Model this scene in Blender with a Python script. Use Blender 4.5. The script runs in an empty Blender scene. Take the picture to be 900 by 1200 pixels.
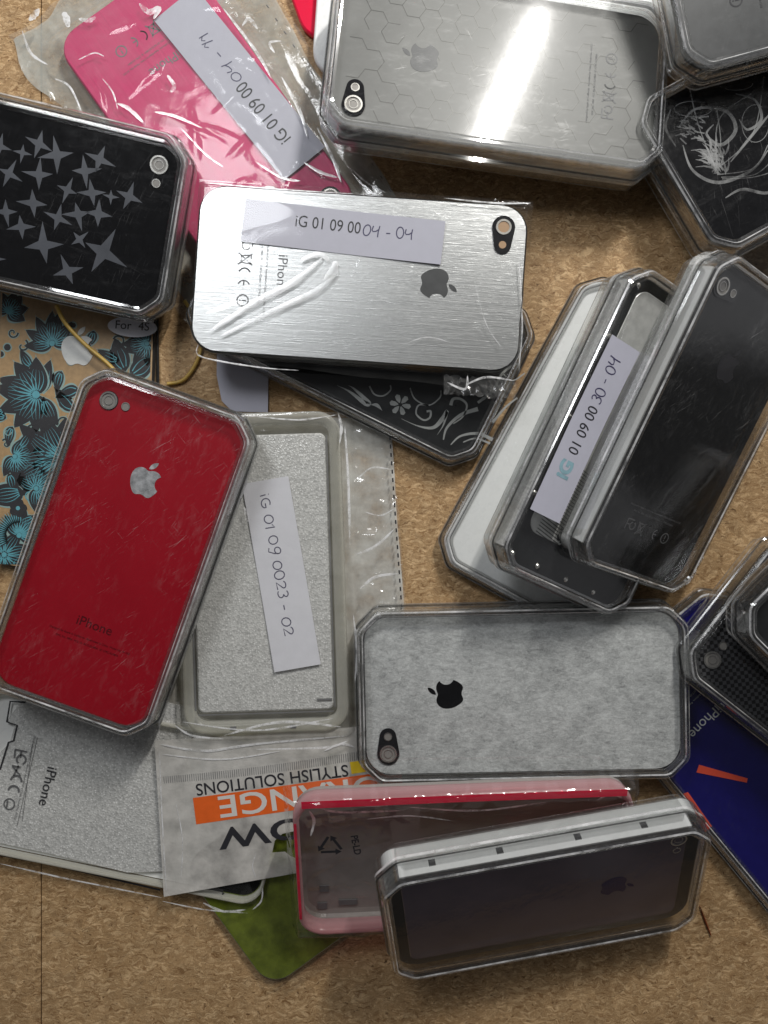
import bpy, bmesh, math, random, re
from mathutils import Matrix, Vector, noise
from math import pi, sin, cos, radians
random.seed(7)
S = bpy.context.scene
C = S.collection
S.unit_settings.scale_length = 0.01          # one unit is one centimetre
H, P0 = 29.0, 31.0

# ------------------------------------------------------------------ camera
cam = bpy.data.objects.new('camera', bpy.data.cameras.new('camera')); C.objects.link(cam)
cam.location = (0, 0, H)
cam.data.sensor_fit = 'HORIZONTAL'; cam.data.sensor_width = 36
cam.data.lens = 36*H*P0/900.0
cam.data.clip_start = 0.5; cam.data.clip_end = 2000
S.camera = cam

def at(px, py, z=0.0):
    k = (H-z)/H/P0
    return Vector(((px-450)*k, (600-py)*k, z))

def on_plane(M, px, py, zl=0.0):
    """point of the photograph px,py seen on the plane z=zl of the frame M, in M's own coordinates"""
    Mi = M.inverted()
    o = Mi @ Vector((0, 0, H)); d = (Mi @ at(px, py, 0)) - o
    t = (zl-o.z)/d.z
    p = o+d*t
    return (p.x, p.y)

def pose(x, y, z, yaw, tx=0, ty=0):
    return (Matrix.Translation((x, y, z)) @ Matrix.Rotation(radians(yaw), 4, 'Z')
            @ Matrix.Rotation(radians(tx), 4, 'X') @ Matrix.Rotation(radians(ty), 4, 'Y'))
def pose_px(px, py, zb, T, yaw, tx=0, ty=0):
    p = at(px, py, zb+T)
    return pose(p.x, p.y, zb, yaw, tx, ty)

# ------------------------------------------------------------------ materials
def new_mat(name):
    m = bpy.data.materials.new(name); m.use_nodes = True
    nt = m.node_tree; nt.nodes.clear()
    return m, nt
class NT:
    def __init__(s, nt): s.nt = nt
    def n(s, t, **kw):
        x = s.nt.nodes.new(t)
        for k, v in kw.items():
            if k in x.bl_rna.properties: setattr(x, k, v)
            else: x.inputs[k].default_value = v
        return x
    def l(s, a, b): s.nt.links.new(a, b)
    def coord(s, scale=(1,1,1), rot=(0,0,0), src='Object'):
        tc = s.n('ShaderNodeTexCoord'); mp = s.n('ShaderNodeMapping')
        mp.inputs['Scale'].default_value = scale; mp.inputs['Rotation'].default_value = rot
        s.l(tc.outputs[src], mp.inputs['Vector']); return mp.outputs[0]
    def noise(s, vec, scale, detail=4, rough=.55, dist=0):
        x = s.n('ShaderNodeTexNoise'); x.inputs['Scale'].default_value = scale
        x.inputs['Detail'].default_value = detail; x.inputs['Roughness'].default_value = rough
        x.inputs['Distortion'].default_value = dist
        s.l(vec, x.inputs['Vector']); return x.outputs[0]
    def ramp(s, fac, stops, interp='LINEAR'):
        x = s.n('ShaderNodeValToRGB'); r = x.color_ramp; r.interpolation = interp
        while len(r.elements) < len(stops): r.elements.new(.5)
        for e, (p, c) in zip(r.elements, stops):
            e.position = p; e.color = (c, c, c, 1) if isinstance(c, (int, float)) else (*c, 1)
        s.l(fac, x.inputs[0]); return x.outputs[0]
    def math(s, op, a, b=None, clamp=False):
        x = s.n('ShaderNodeMath', operation=op); x.use_clamp = clamp
        for i, v in enumerate((a, b)):
            if v is None: continue
            if isinstance(v, (int, float)): x.inputs[i].default_value = v
            else: s.l(v, x.inputs[i])
        return x.outputs[0]
    def mixc(s, f, a, b, blend='MIX'):
        x = s.n('ShaderNodeMix', data_type='RGBA', blend_type=blend)
        for i, v in ((0, f), (6, a), (7, b)):
            if isinstance(v, (int, float)): x.inputs[i].default_value = v
            elif isinstance(v, tuple): x.inputs[i].default_value = (*v, 1)
            else: s.l(v, x.inputs[i])
        return x.outputs[2]
    def mixs(s, f, a, b):
        x = s.n('ShaderNodeMixShader')
        if isinstance(f, (int, float)): x.inputs[0].default_value = f
        else: s.l(f, x.inputs[0])
        s.l(a, x.inputs[1]); s.l(b, x.inputs[2]); return x.outputs[0]
    def bump(s, h, strength=.3, dist=.02):
        x = s.n('ShaderNodeBump'); x.inputs['Strength'].default_value = strength
        x.inputs['Distance'].default_value = dist; s.l(h, x.inputs['Height']); return x.outputs[0]
    def schlick(s, normal=None, f0=.06, gain=1.0):
        lw = s.n('ShaderNodeLayerWeight'); lw.inputs['Blend'].default_value = .5
        if normal is not None: s.l(normal, lw.inputs['Normal'])
        p = s.math('POWER', lw.outputs['Facing'], 4.5)
        q = s.n('ShaderNodeMath', operation='MULTIPLY_ADD'); s.l(p, q.inputs[0]); q.inputs[1].default_value = gain*(1-f0); q.inputs[2].default_value = f0
        q.use_clamp = True; return q.outputs[0]
    def out(s, sh): 
        o = s.n('ShaderNodeOutputMaterial'); s.l(sh, o.inputs['Surface'])

def pbr(name, col, rough=.5, metal=0, bump=None, spec=.5, var=0.0, coat=0, trans=0, sheen=0, vscale=3.0):
    m, nt = new_mat(name); g = NT(nt)
    b = g.n('ShaderNodeBsdfPrincipled')
    b.inputs['Roughness'].default_value = rough; b.inputs['Metallic'].default_value = metal
    b.inputs['Specular IOR Level'].default_value = spec
    b.inputs['Coat Weight'].default_value = coat; b.inputs['Coat Roughness'].default_value = .04
    b.inputs['Transmission Weight'].default_value = trans
    v = g.coord()
    nz = g.noise(v, vscale, 5)
    d = tuple(c*(1-var) for c in col); e = tuple(min(1, c*(1+var)) for c in col)
    g.l(g.ramp(nz, [(.3, d), (.7, e)]), b.inputs['Base Color'])
    rr = g.math('MULTIPLY_ADD', nz, .12); nt.nodes[-1].inputs[2].default_value = max(0, rough-.06)
    g.l(rr, b.inputs['Roughness'])
    if bump:
        sc, st = bump
        g.l(g.bump(g.noise(v, sc, 4), st, .02), b.inputs['Normal'])
    g.out(b.outputs[0]); return m

def scratch_mask(g, amount=1.0, seed=0.0):
    """fine straight scratches and scuffed patches"""
    tot = None
    for k, (ang, sx, sy, th) in enumerate(((.5, .8, 40, .728), (.75, 1.4, 55, .722), (.3, 2.2, 80, .735), (-1.0, 1.0, 60, .75))):
        v = g.coord((1, 1, 1), (0, 0, ang+seed))
        mp = g.n('ShaderNodeMapping'); mp.inputs['Scale'].default_value = (sx, sy, 1); mp.inputs['Location'].default_value = (seed*7+k*3.1, k*5.7, seed*3)
        g.l(v, mp.inputs[0])
        n1 = g.noise(mp.outputs[0], 1.0, 2, .5, .25)
        r = g.ramp(n1, [(th-.025, 0.0), (th+.02, 1.0)])
        tot = r if tot is None else g.math('MAXIMUM', tot, r)
    v = g.coord((1, 1, 1), (0, 0, .3+seed))
    patch = g.ramp(g.noise(v, .45, 4, .6), [(.44, .06), (.62, 1.0)])
    haze = g.math('MULTIPLY', g.ramp(g.noise(g.coord((1.2, 4, 1), (0, 0, .9+seed)), 1.0, 6, .7), [(.52, 0.0), (.78, .3)]), patch)
    specks = g.ramp(g.noise(g.coord(), 14, 1), [(.80, 0.0), (.83, 1.0)])
    t = g.math('MULTIPLY', tot, patch)
    t = g.math('ADD', g.math('ADD', t, haze), specks, True)
    return g.math('MULTIPLY', t, .5*amount)

def clear_thin(name, scr=1.0, seed=0.0, tint=(.96, .965, .96), rough=.03, rvar=.12, f0=.06, bmp=.06):
    """thin clear polystyrene sheet: fresnel reflection over straight transmission, with scuffs"""
    m, nt = new_mat(name); g = NT(nt)
    tr = g.n('ShaderNodeBsdfTransparent'); tr.inputs[0].default_value = (*tint, 1)
    gl = g.n('ShaderNodeBsdfGlossy'); gl.inputs['Roughness'].default_value = rough
    gl.inputs['Color'].default_value = (.95, .95, .95, 1)
    bp = g.bump(g.noise(g.coord(), .9, 3, .5), bmp, .12); g.l(bp, gl.inputs['Normal'])
    rr_ = g.n('ShaderNodeMath', operation='MULTIPLY_ADD'); g.l(g.ramp(g.noise(g.coord(), .8, 5, .7), [(.4, 0.0), (.8, 1.0)]), rr_.inputs[0]); rr_.inputs[1].default_value = rvar; rr_.inputs[2].default_value = rough; g.l(rr_.outputs[0], gl.inputs['Roughness'])
    f = g.schlick(bp, f0)
    s = g.mixs(f, tr.outputs[0], gl.outputs[0])
    df = g.n('ShaderNodeBsdfDiffuse'); df.inputs[0].default_value = (.8, .8, .8, 1)
    g2 = g.n('ShaderNodeBsdfGlossy'); g2.inputs['Roughness'].default_value = .35
    ds = g.mixs(.35, df.outputs[0], g2.outputs[0])
    s = g.mixs(scratch_mask(g, scr, seed), s, ds)
    g.out(s); return m

def clear_solid(name, tint=(.975, .98, .975), glass=.22, f0=.11):
    """moulded clear plastic with real thickness"""
    m, nt = new_mat(name); g = NT(nt)
    tr = g.n('ShaderNodeBsdfTransparent'); tr.inputs[0].default_value = (*tint, 1)
    rf = g.n('ShaderNodeBsdfGlass', IOR=1.42, Roughness=.0); rf.inputs[0].default_value = (1, 1, 1, 1)
    s = g.mixs(glass, tr.outputs[0], rf.outputs[0])
    gl = g.n('ShaderNodeBsdfGlossy'); gl.inputs['Roughness'].default_value = .05
    v = g.coord()
    gl.inputs['Color'].default_value = (1, 1, 1, 1)
    s = g.mixs(g.schlick(None, f0, .9), s, gl.outputs[0])
    df = g.n('ShaderNodeBsdfDiffuse'); df.inputs[0].default_value = (.85, .85, .84, 1)
    wear = g.ramp(g.noise(v, 9, 4, .8), [(.55, .008), (.72, .09)])
    g.out(g.mixs(wear, s, df.outputs[0])); return m

def film_mat(name, haze=.10, col=(.9, .9, .88), bscale=.9, bstr=.10, gloss=1.0):
    m, nt = new_mat(name); g = NT(nt)
    tr = g.n('ShaderNodeBsdfTransparent'); tr.inputs[0].default_value = (.96, .96, .95, 1)
    v = g.coord()
    h = g.math('ADD', g.noise(v, bscale, 5, .55, .6), g.math('MULTIPLY', g.noise(v, bscale*5, 3, .5), .12))
    bp = g.bump(h, bstr, .12)
    gl = g.n('ShaderNodeBsdfGlossy'); gl.inputs['Roughness'].default_value = .09
    g.l(bp, gl.inputs['Normal'])
    s = g.mixs(g.schlick(bp, .07*gloss), tr.outputs[0], gl.outputs[0])
    df = g.n('ShaderNodeBsdfDiffuse'); df.inputs[0].default_value = (*col, 1); g.l(bp, df.inputs['Normal'])
    hz = g.ramp(g.noise(v, 1.1, 5, .6), [(.3, haze*.5), (.75, min(1, haze*1.5))])
    g.out(g.mixs(hz, s, df.outputs[0])); return m

def brushed(name, col, metal=.9, rough=.3, horiz=True, spread=.25):
    m, nt = new_mat(name); g = NT(nt)
    b = g.n('ShaderNodeBsdfPrincipled', Roughness=rough, Metallic=metal)
    sc = (.35, 26, 1) if horiz else (26, .35, 1)
    n1 = g.noise(g.coord(sc), 1.0, 6, .75)
    n2 = g.noise(g.coord((sc[0]*3, sc[1]*2.4, 1)), 1.0, 3, .7)
    nn = g.math('MULTIPLY_ADD', n1, .6); nt.nodes[-1].inputs[2].default_value = 0
    nn = g.math('ADD', nn, g.math('MULTIPLY', n2, .4))
    g.l(g.ramp(nn, [(.36, tuple(c*(1-spread) for c in col)), (.64, tuple(min(1, c*(1+spread)) for c in col))]), b.inputs['Base Color'])
    g.l(g.bump(nn, .35, .02), b.inputs['Normal'])
    g.l(g.ramp(nn, [(.3, rough+.12), (.7, max(.05, rough-.08))]), b.inputs['Roughness'])
    g.out(b.outputs[0]); return m

def board_mat():
    m, nt = new_mat('chipboard'); g = NT(nt)
    b = g.n('ShaderNodeBsdfPrincipled', Roughness=.62); b.inputs['Specular IOR Level'].default_value = .3
    base = g.coord()
    warp = g.n('ShaderNodeTexNoise'); warp.inputs['Scale'].default_value = 2.2; warp.inputs['Detail'].default_value = 3
    g.l(base, warp.inputs['Vector'])
    va = g.n('ShaderNodeVectorMath', operation='MULTIPLY_ADD'); g.l(warp.outputs['Color'], va.inputs[0]); va.inputs[1].default_value = (.55, .55, 0); g.l(base, va.inputs[2])
    col = None; hh = None
    cloud = g.noise(base, .28, 5, .6)
    col = g.ramp(cloud, [(.3, (.36, .222, .104)), (.7, (.45, .29, .145))])
    for k, (ang, sx, sy, th, dark) in enumerate(((.35, 2.6, 7, .56, 1), (1.9, 2.4, 8, .55, 0), (-.7, 3.5, 10, .60, 1), (1.2, 6, 14, .58, 0), (2.5, 5, 12, .63, 2))):
        mp = g.n('ShaderNodeMapping'); mp.inputs['Rotation'].default_value = (0, 0, ang); mp.inputs['Scale'].default_value = (sx, sy, 1); mp.inputs['Location'].default_value = (k*4.4, k*9.3, 0)
        g.l(va.outputs[0], mp.inputs[0])
        nz = g.noise(mp.outputs[0], 1.0, 3, .6, .3)
        mask = g.ramp(nz, [(th-.03, 0.0), (th+.05, 1.0)])
        big = g.ramp(g.noise(base, .9+.35*k, 3, .6), [(.36, .25), (.6, 1.0)])
        mask = g.math('MULTIPLY', mask, big)
        c2 = {1: (.20, .10, .036), 0: (.74, .52, .29), 2: (.07, .03, .01)}[dark]
        col = g.mixc(g.math('MULTIPLY', mask, .7 if dark != 2 else .85), col, c2)
    fine = g.noise(base, 26, 3, .7)
    col = g.mixc(.45, col, g.ramp(fine, [(.25, (.12, .12, .12)), (.75, (.9, .9, .9))]), 'OVERLAY')
    vo = g.n('ShaderNodeTexVoronoi', feature='F1'); vo.inputs['Scale'].default_value = 3.2; g.l(va.outputs[0], vo.inputs['Vector'])
    chip = g.ramp(vo.outputs['Color'], [(.0, .75), (1.0, 1.2)])
    col = g.mixc(.6, col, chip, 'MULTIPLY')
    spk = g.ramp(g.noise(va.outputs[0], 9, 2, .5), [(.70, 0.0), (.74, 1.0)])
    col = g.mixc(g.math('MULTIPLY', spk, .75), col, (.07, .033, .012))
    g.l(col, b.inputs['Base Color'])
    g.l(g.bump(g.math('ADD', fine, g.noise(va.outputs[0], 6, 3)), .35, .03), b.inputs['Normal'])
    g.out(b.outputs[0]); return m

def foam_mat(name, col=(.62, .62, .605)):
    m, nt = new_mat(name); g = NT(nt)
    v = g.coord()
    w = g.n('ShaderNodeTexVoronoi', feature='F1'); w.inputs['Scale'].default_value = 14
    g.l(v, w.inputs['Vector'])
    sep = g.n('ShaderNodeSeparateColor'); g.l(w.outputs['Color'], sep.inputs[0])
    n2 = g.noise(v, 4, 5, .7, .5)
    base = g.math('ADD', g.math('MULTIPLY', sep.outputs[0], .45), g.math('MULTIPLY', n2, .55))
    b = g.n('ShaderNodeBsdfPrincipled'); b.inputs['Specular IOR Level'].default_value = 1.0
    c0 = g.ramp(base, [(.25, tuple(c*.80 for c in col)), (.68, tuple(min(1, c*1.18) for c in col))])
    painted_glint = g.ramp(sep.outputs[1], [(.78, 0.0), (.80, 1.0)])  # scattered cells whose sparkle is painted white into the foam colour
    core = g.ramp(w.outputs['Distance'], [(.25, 1.0), (.42, 0.0)])
    g.l(g.mixc(g.math('MULTIPLY', painted_glint, core), c0, (.98, .98, .97)), b.inputs['Base Color'])
    b.inputs['Roughness'].default_value = .2
    h = g.math('ADD', w.outputs['Distance'], g.math('MULTIPLY', n2, .6))
    g.l(g.bump(h, .38, .04), b.inputs['Normal'])
    g.out(b.outputs[0]); return m

def felt_mat():
    m, nt = new_mat('grey_felt'); g = NT(nt)
    v = g.coord()
    b = g.n('ShaderNodeBsdfPrincipled', Roughness=.55)
    n1 = g.noise(g.coord((2.2, 5, 1), (0, 0, .4)), 1.6, 7, .72, .9)
    n2 = g.noise(v, 16, 4, .7, 1.2)
    n3 = g.noise(v, 1.1, 4, .6, .8)
    h = g.math('ADD', g.math('ADD', g.math('MULTIPLY', n1, .45), g.math('MULTIPLY', n2, .3)), g.math('MULTIPLY', n3, .25))
    g.l(g.ramp(h, [(.38, (.27, .275, .275)), (.5, (.52, .53, .525)), (.62, (.76, .775, .765))]), b.inputs['Base Color'])
    g.l(g.bump(h, .5, .05), b.inputs['Normal'])
    g.out(b.outputs[0]); return m

def carbon_mat():
    m, nt = new_mat('carbon_weave'); g = NT(nt)
    b = g.n('ShaderNodeBsdfPrincipled', Roughness=.25)
    ch = g.n('ShaderNodeTexChecker', Scale=7.5); g.l(g.coord((1, 1, 1), (0, 0, .78)), ch.inputs['Vector'])
    ch.inputs[1].default_value = (.012, .012, .013, 1); ch.inputs[2].default_value = (.075, .075, .08, 1)
    g.l(ch.outputs[0], b.inputs['Base Color']); g.out(b.outputs[0]); return m

def mirror_mat(name, col, r=.12, bstr=.15):
    m, nt = new_mat(name); g = NT(nt)
    b = g.n('ShaderNodeBsdfPrincipled', Roughness=r, Metallic=.95)
    n1 = g.noise(g.coord(), .9, 5, .6)
    g.l(g.ramp(n1, [(.3, tuple(c*.75 for c in col)), (.7, col)]), b.inputs['Base Color'])
    g.l(g.ramp(g.noise(g.coord(), 2.0, 6, .7), [(.35, r), (.75, r+.22)]), b.inputs['Roughness'])
    g.l(g.bump(g.noise(g.coord(), 1.2, 3), bstr, .04), b.inputs['Normal'])
    g.out(b.outputs[0]); return m

M_board = board_mat()
M_seam = pbr('seam_shadow', (.03, .018, .01), .9)
WIN = [clear_thin('clear_lid_scuffed_%s' % w, a, s) for w, a, s in (('heavy', .65, 0.0), ('worn', .20, 1.3), ('light', .10, 2.2), ('faint', .14, 3.6))]
M_winhex = clear_thin('clear_lid_hazy', .45, 5.2, rough=.10, rvar=.02, f0=.011, bmp=.02)
M_rim = clear_solid('clear_moulded_plastic')
M_base = clear_solid('clear_tray_plastic', (.97, .975, .97), .15, .08)
def edge_mat(name, trc, dif, fac, gloss):
    m, nt = new_mat(name); g = NT(nt)
    tr = g.n('ShaderNodeBsdfTransparent'); tr.inputs[0].default_value = (trc, trc, trc, 1)
    df = g.n('ShaderNodeBsdfDiffuse'); df.inputs[0].default_value = (dif, dif, dif, 1)
    gl = g.n('ShaderNodeBsdfGlossy'); gl.inputs['Roughness'].default_value = .12
    v = g.coord()
    f = g.ramp(g.noise(v, .7, 4, .7), [(.38, fac*.25), (.62, min(1, fac*1.7))])
    s = g.mixs(f, tr.outputs[0], df.outputs[0])
    g.out(g.mixs(g.schlick(None, gloss, .9), s, gl.outputs[0])); return m
M_edge = edge_mat('frosted_edge_glint', .98, 1.0, .36, .20)  # bright bevel lines: rim highlights painted into the frosting
M_edgedk = edge_mat('painted_dark_line', .42, .05, .25, .08)  # dark lines of internal reflection painted along the rim steps
M_floor = clear_thin('clear_tray_floor', .2, 4.1)
M_foam = foam_mat('foam_sheet')
M_foamw = pbr('white_insert', (.72, .73, .72), .45, bump=(9, .12), var=.04)
M_black = pbr('gloss_black', (.006, .006, .007), .12, coat=.4, var=.2)
M_dark = pbr('dark_edge', (.012, .012, .012), .3)
M_starp = pbr('star_print', (.085, .09, .105), .35, var=.2, vscale=1)
M_red = pbr('gloss_red', (.34, .002, .012), .30, spec=.6, coat=.15, var=.05, vscale=.5)
M_reddark = pbr('red_print', (.09, .002, .006), .3)
M_chrome = pbr('chrome', (.62, .63, .65), .22, metal=.5, var=.5, vscale=3.5, bump=(4, .6))
M_hexface = pbr('hex_silver', (.145, .145, .137), .45, metal=.0, var=.22, vscale=.5)
M_hexline = pbr('hex_line', (.06, .06, .056), .4, metal=.4)
M_silver = brushed('brushed_silver', (.52, .53, .535))
M_pink = brushed('brushed_pink', (.58, .012, .13), metal=.05, rough=.48, spread=.14)
M_felt = felt_mat()
M_carbon = carbon_mat()
M_white = pbr('white_plastic', (.86, .87, .86), .28, var=.02)
M_paper = pbr('paper', (.50, .50, .58), .8, bump=(18, .1), var=.02)
M_paperw = pbr('paper_white', (.76, .76, .82), .8, bump=(18, .1), var=.02)
M_ink = pbr('ink_black', (.02, .02, .025), .6)
M_pen = pbr('pen_ink', (.05, .045, .11), .6)
M_teal = pbr('smudged_ink', (.25, .42, .48), .8, var=.2)
M_greyink = pbr('grey_ink', (.14, .14, .145), .5)
M_lens = pbr('lens_glass', (.35, .33, .31), .25, metal=.3)
M_lensdk = pbr('dark_lens', (.015, .015, .017), .1, coat=.5)
M_ring = pbr('metal_ring', (.7, .68, .64), .25, metal=.9)
M_copper = pbr('warm_hole', (.42, .26, .14), .5)
M_purple = pbr('dark_violet_mirror', (.19, .155, .195), .16, metal=.3, var=.15, vscale=.4)
M_violet = pbr('violet_print', (.014, .006, .085), .2)
M_blue = pbr('navy_blue', (.010, .008, .13), .16, coat=.5, var=.08)
M_orange = pbr('orange_red_tag', (.85, .10, .05), .5)
M_green = pbr('moss_green', (.135, .17, .012), .5, var=.3, vscale=2.2, bump=(14, .2))
M_greenedge = pbr('pale_edge', (.3, .34, .2), .4)
M_tan = pbr('tan_print', (.46, .30, .15), .4, var=.12, vscale=6)
M_teale = pbr('turquoise_print', (.13, .42, .50), .4, var=.1)
M_tealp = pbr('pale_teal_outline', (.30, .44, .42), .4)
M_swirl = pbr('silver_swirl_print', (.42, .43, .42), .35, metal=.3, var=.15)
M_charc = pbr('charcoal_plastic', (.018, .019, .02), .3, var=.2)
M_grd = pbr('dark_grey_face', (.045, .047, .05), .42, var=.15)
M_smoke = pbr('smoky_black_face', (.010, .010, .010), .14, coat=.3, var=.3)
M_film = film_mat('clear_film', .012, bscale=.6, bstr=.05, gloss=.55)
M_filmh = film_mat('hazy_film', .07, (.85, .85, .80), 1.1, .2)
M_filmp = film_mat('cloudy_film', .07, (.85, .88, .86), 1.0, .10, .5)
M_back = film_mat('milky_back_film', .62, (.80, .80, .76), .8, .25)
M_backp = film_mat('pale_back_film', .42, (.72, .74, .68), .8, .3)
M_hdr = film_mat('milky_header_film', .88, (.62, .60, .56), .7, .35, .5)
M_bagor = pbr('header_orange', (.78, .13, .02), .4, var=.06)
M_bagye = pbr('header_yellow', (.85, .60, .03), .4)
M_bagwh = pbr('header_white', (.66, .64, .60), .45)
M_rubber = pbr('amber_rubber', (.55, .36, .08), .35, var=.12)
M_splint = pbr('rust_splinter', (.28, .07, .02), .6)
M_gold = pbr('gold_reflect', (.5, .42, .25), .3)
M_strip = mirror_mat('foil_strip', (.85, .85, .82), .18, .6)
def tpu(name, col, dens=.35):
    m, nt = new_mat(name); g = NT(nt)
    tr = g.n('ShaderNodeBsdfTransparent'); tr.inputs[0].default_value = (*col, 1)
    b = g.n('ShaderNodeBsdfPrincipled', Roughness=.25); b.inputs['Base Color'].default_value = (*col, 1)
    g.l(g.bump(g.noise(g.coord(), 2.5, 4), .3, .05), b.inputs['Normal'])
    lw = g.n('ShaderNodeLayerWeight', Blend=.35)
    f = g.ramp(lw.outputs['Facing'], [(0.0, dens), (.8, min(1, dens+.5))])
    g.out(g.mixs(f, tr.outputs[0], b.outputs[0])); return m
M_tpu = tpu('clear_soft_plastic', (.80, .79, .72), .30)
M_tpug = tpu('grey_soft_plastic', (.40, .36, .34), .66)
M_pinkt = tpu('pink_translucent', (.80, .48, .50), .30)
M_redt = tpu('red_translucent', (.88, .01, .06), .85)

# ------------------------------------------------------------------ mesh helpers
def link(name, bm, mats, parent=None, smooth=False, M=None):
    me = bpy.data.meshes.new(name)
    bmesh.ops.recalc_face_normals(bm, faces=bm.faces)
    bm.to_mesh(me); bm.free()
    for m in (mats if isinstance(mats, (list, tuple)) else [mats]): me.materials.append(m)
    if smooth:
        for p in me.polygons: p.use_smooth = True
    o = bpy.data.objects.new(name, me); C.objects.link(o)
    if parent is not None: o.parent = parent
    if M is not None: o.matrix_local = M
    return o
def meta(o, label, cat=None, group=None):
    o['label'] = label
    if cat: o['category'] = cat
    if group: o['group'] = group
    return o
def thing(name, M, label, cat, group=None, scale=1.0):
    o = bpy.data.objects.new(name, None); C.objects.link(o)
    o.empty_display_size = .5
    o.matrix_world = M @ Matrix.Scale(scale, 4)
    return meta(o, label, cat, group)

def octa(L, W, c, d, z):
    a, b, c = L/2-d, W/2-d, max(.02, c-.586*d)
    r = [(a, -b+c), (a, b-c), (a-c, b), (-a+c, b), (-a, b-c), (-a, -b+c), (-a+c, -b), (a-c, -b)]
    out = []
    for i in range(8):
        p, q, n_ = Vector(r[i-1]), Vector(r[i]), Vector(r[(i+1) % 8])
        e = min(.20, c*.42); A = q+(p-q).normalized()*e; B = q+(n_-q).normalized()*e
        for t in (0, .25, .5, .75, 1):
            v = A*(1-t)**2+q*2*t*(1-t)+B*t*t; out.append((v.x, v.y, z))
    return out
def rrect(L, W, r, d, z, n=7):
    a, b, r = L/2-d, W/2-d, max(.02, r-d)
    out = []
    for cx, cy, s in ((a-r, b-r, 0), (-a+r, b-r, 90), (-a+r, -b+r, 180), (a-r, -b+r, 270)):
        for i in range(n+1):
            t = radians(s+90*i/n); out.append((cx+r*cos(t), cy+r*sin(t), z))
    return out
def loft(bm, loops, close=False, mi=0, cap0=None, cap1=None, seg={}):
    vs = [[bm.verts.new(p) for p in lp] for lp in loops]
    n = len(vs[0]); k = len(vs)
    for i in range(k if close else k-1):
        A, B = vs[i], vs[(i+1) % k]
        for j in range(n):
            f = bm.faces.new((A[j], A[(j+1) % n], B[(j+1) % n], B[j])); f.material_index = seg.get(i, mi)
    if cap0 is not None: bm.faces.new(vs[0][::-1]).material_index = cap0
    if cap1 is not None: bm.faces.new(vs[-1]).material_index = cap1
    return vs
def poly(bm, pts, z=0.0, mi=0):
    """flat polygon, any outline"""
    from mathutils.geometry import tessellate_polygon
    vv = [Vector((p[0], p[1], 0)) for p in pts]
    vs = [bm.verts.new((p[0], p[1], z)) for p in pts]
    for t in tessellate_polygon([vv]):
        try:
            f = bm.faces.new([vs[i] for i in t]); f.material_index = mi
            f.normal_update()
            if f.normal.z < 0: f.normal_flip()
        except ValueError: pass
def prism(bm, pts, z0, z1, mi=0):
    n = len(pts)
    a = [bm.verts.new((p[0], p[1], z0)) for p in pts]; b = [bm.verts.new((p[0], p[1], z1)) for p in pts]
    for i in range(n):
        bm.faces.new((a[i], a[(i+1) % n], b[(i+1) % n], b[i])).material_index = mi
    poly(bm, pts, z1, mi); poly(bm, pts, z0, mi)
def ribbon(bm, pts, w, z=0.0, mi=0):
    """flat stroke; w is a width or a function of 0..1"""
    n = len(pts); L = []; R_ = []
    for i, p in enumerate(pts):
        a = pts[max(0, i-1)]; b = pts[min(n-1, i+1)]
        dx, dy = b[0]-a[0], b[1]-a[1]; l = math.hypot(dx, dy) or 1
        ww = (w(i/(n-1)) if callable(w) else w)/2
        L.append(bm.verts.new((p[0]-dy/l*ww, p[1]+dx/l*ww, z))); R_.append(bm.verts.new((p[0]+dy/l*ww, p[1]-dx/l*ww, z)))
    for i in range(n-1):
        f = bm.faces.new((R_[i], R_[i+1], L[i+1], L[i])); f.material_index = mi
def disc(bm, cx, cy, r, z, mi=0, n=28, ry=None):
    ry = ry or r
    f = bm.faces.new([bm.verts.new((cx+r*cos(2*pi*i/n), cy+ry*sin(2*pi*i/n), z)) for i in range(n)]); f.material_index = mi
def ringm(bm, cx, cy, r0, r1, z, h, mi=0, n=28):
    c = [[(cx+r*cos(2*pi*i/n), cy+r*sin(2*pi*i/n), zz) for i in range(n)] for r, zz in ((r1, z), (r1, z+h), (r0, z+h), (r0, z))]
    loft(bm, c, True, mi)
def tube(bm, pts, r, mi=0, n=8):
    loops = []
    for i, p in enumerate(pts):
        p = Vector(p); t = (Vector(pts[min(len(pts)-1, i+1)])-Vector(pts[max(0, i-1)])).normalized()
        u = t.cross(Vector((0, 0, 1)))
        u = Vector((1, 0, 0)) if u.length < 1e-4 else u.normalized()
        v = u.cross(t)
        loops.append([p+u*r*cos(2*pi*k/n)+v*r*sin(2*pi*k/n) for k in range(n)])
    loft(bm, loops, False, mi, mi, mi)
def spline(pts, n=12):
    out = []
    P = [pts[0]]+list(pts)+[pts[-1]]
    for i in range(1, len(P)-2):
        for k in range(n):
            t = k/n
            out.append(tuple(.5*((2*P[i][a])+(-P[i-1][a]+P[i+1][a])*t+(2*P[i-1][a]-5*P[i][a]+4*P[i+1][a]-P[i+2][a])*t*t+(-P[i-1][a]+3*P[i][a]-3*P[i+1][a]+P[i+2][a])*t**3) for a in range(len(P[0]))))
    out.append(tuple(pts[-1])); return out

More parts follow.
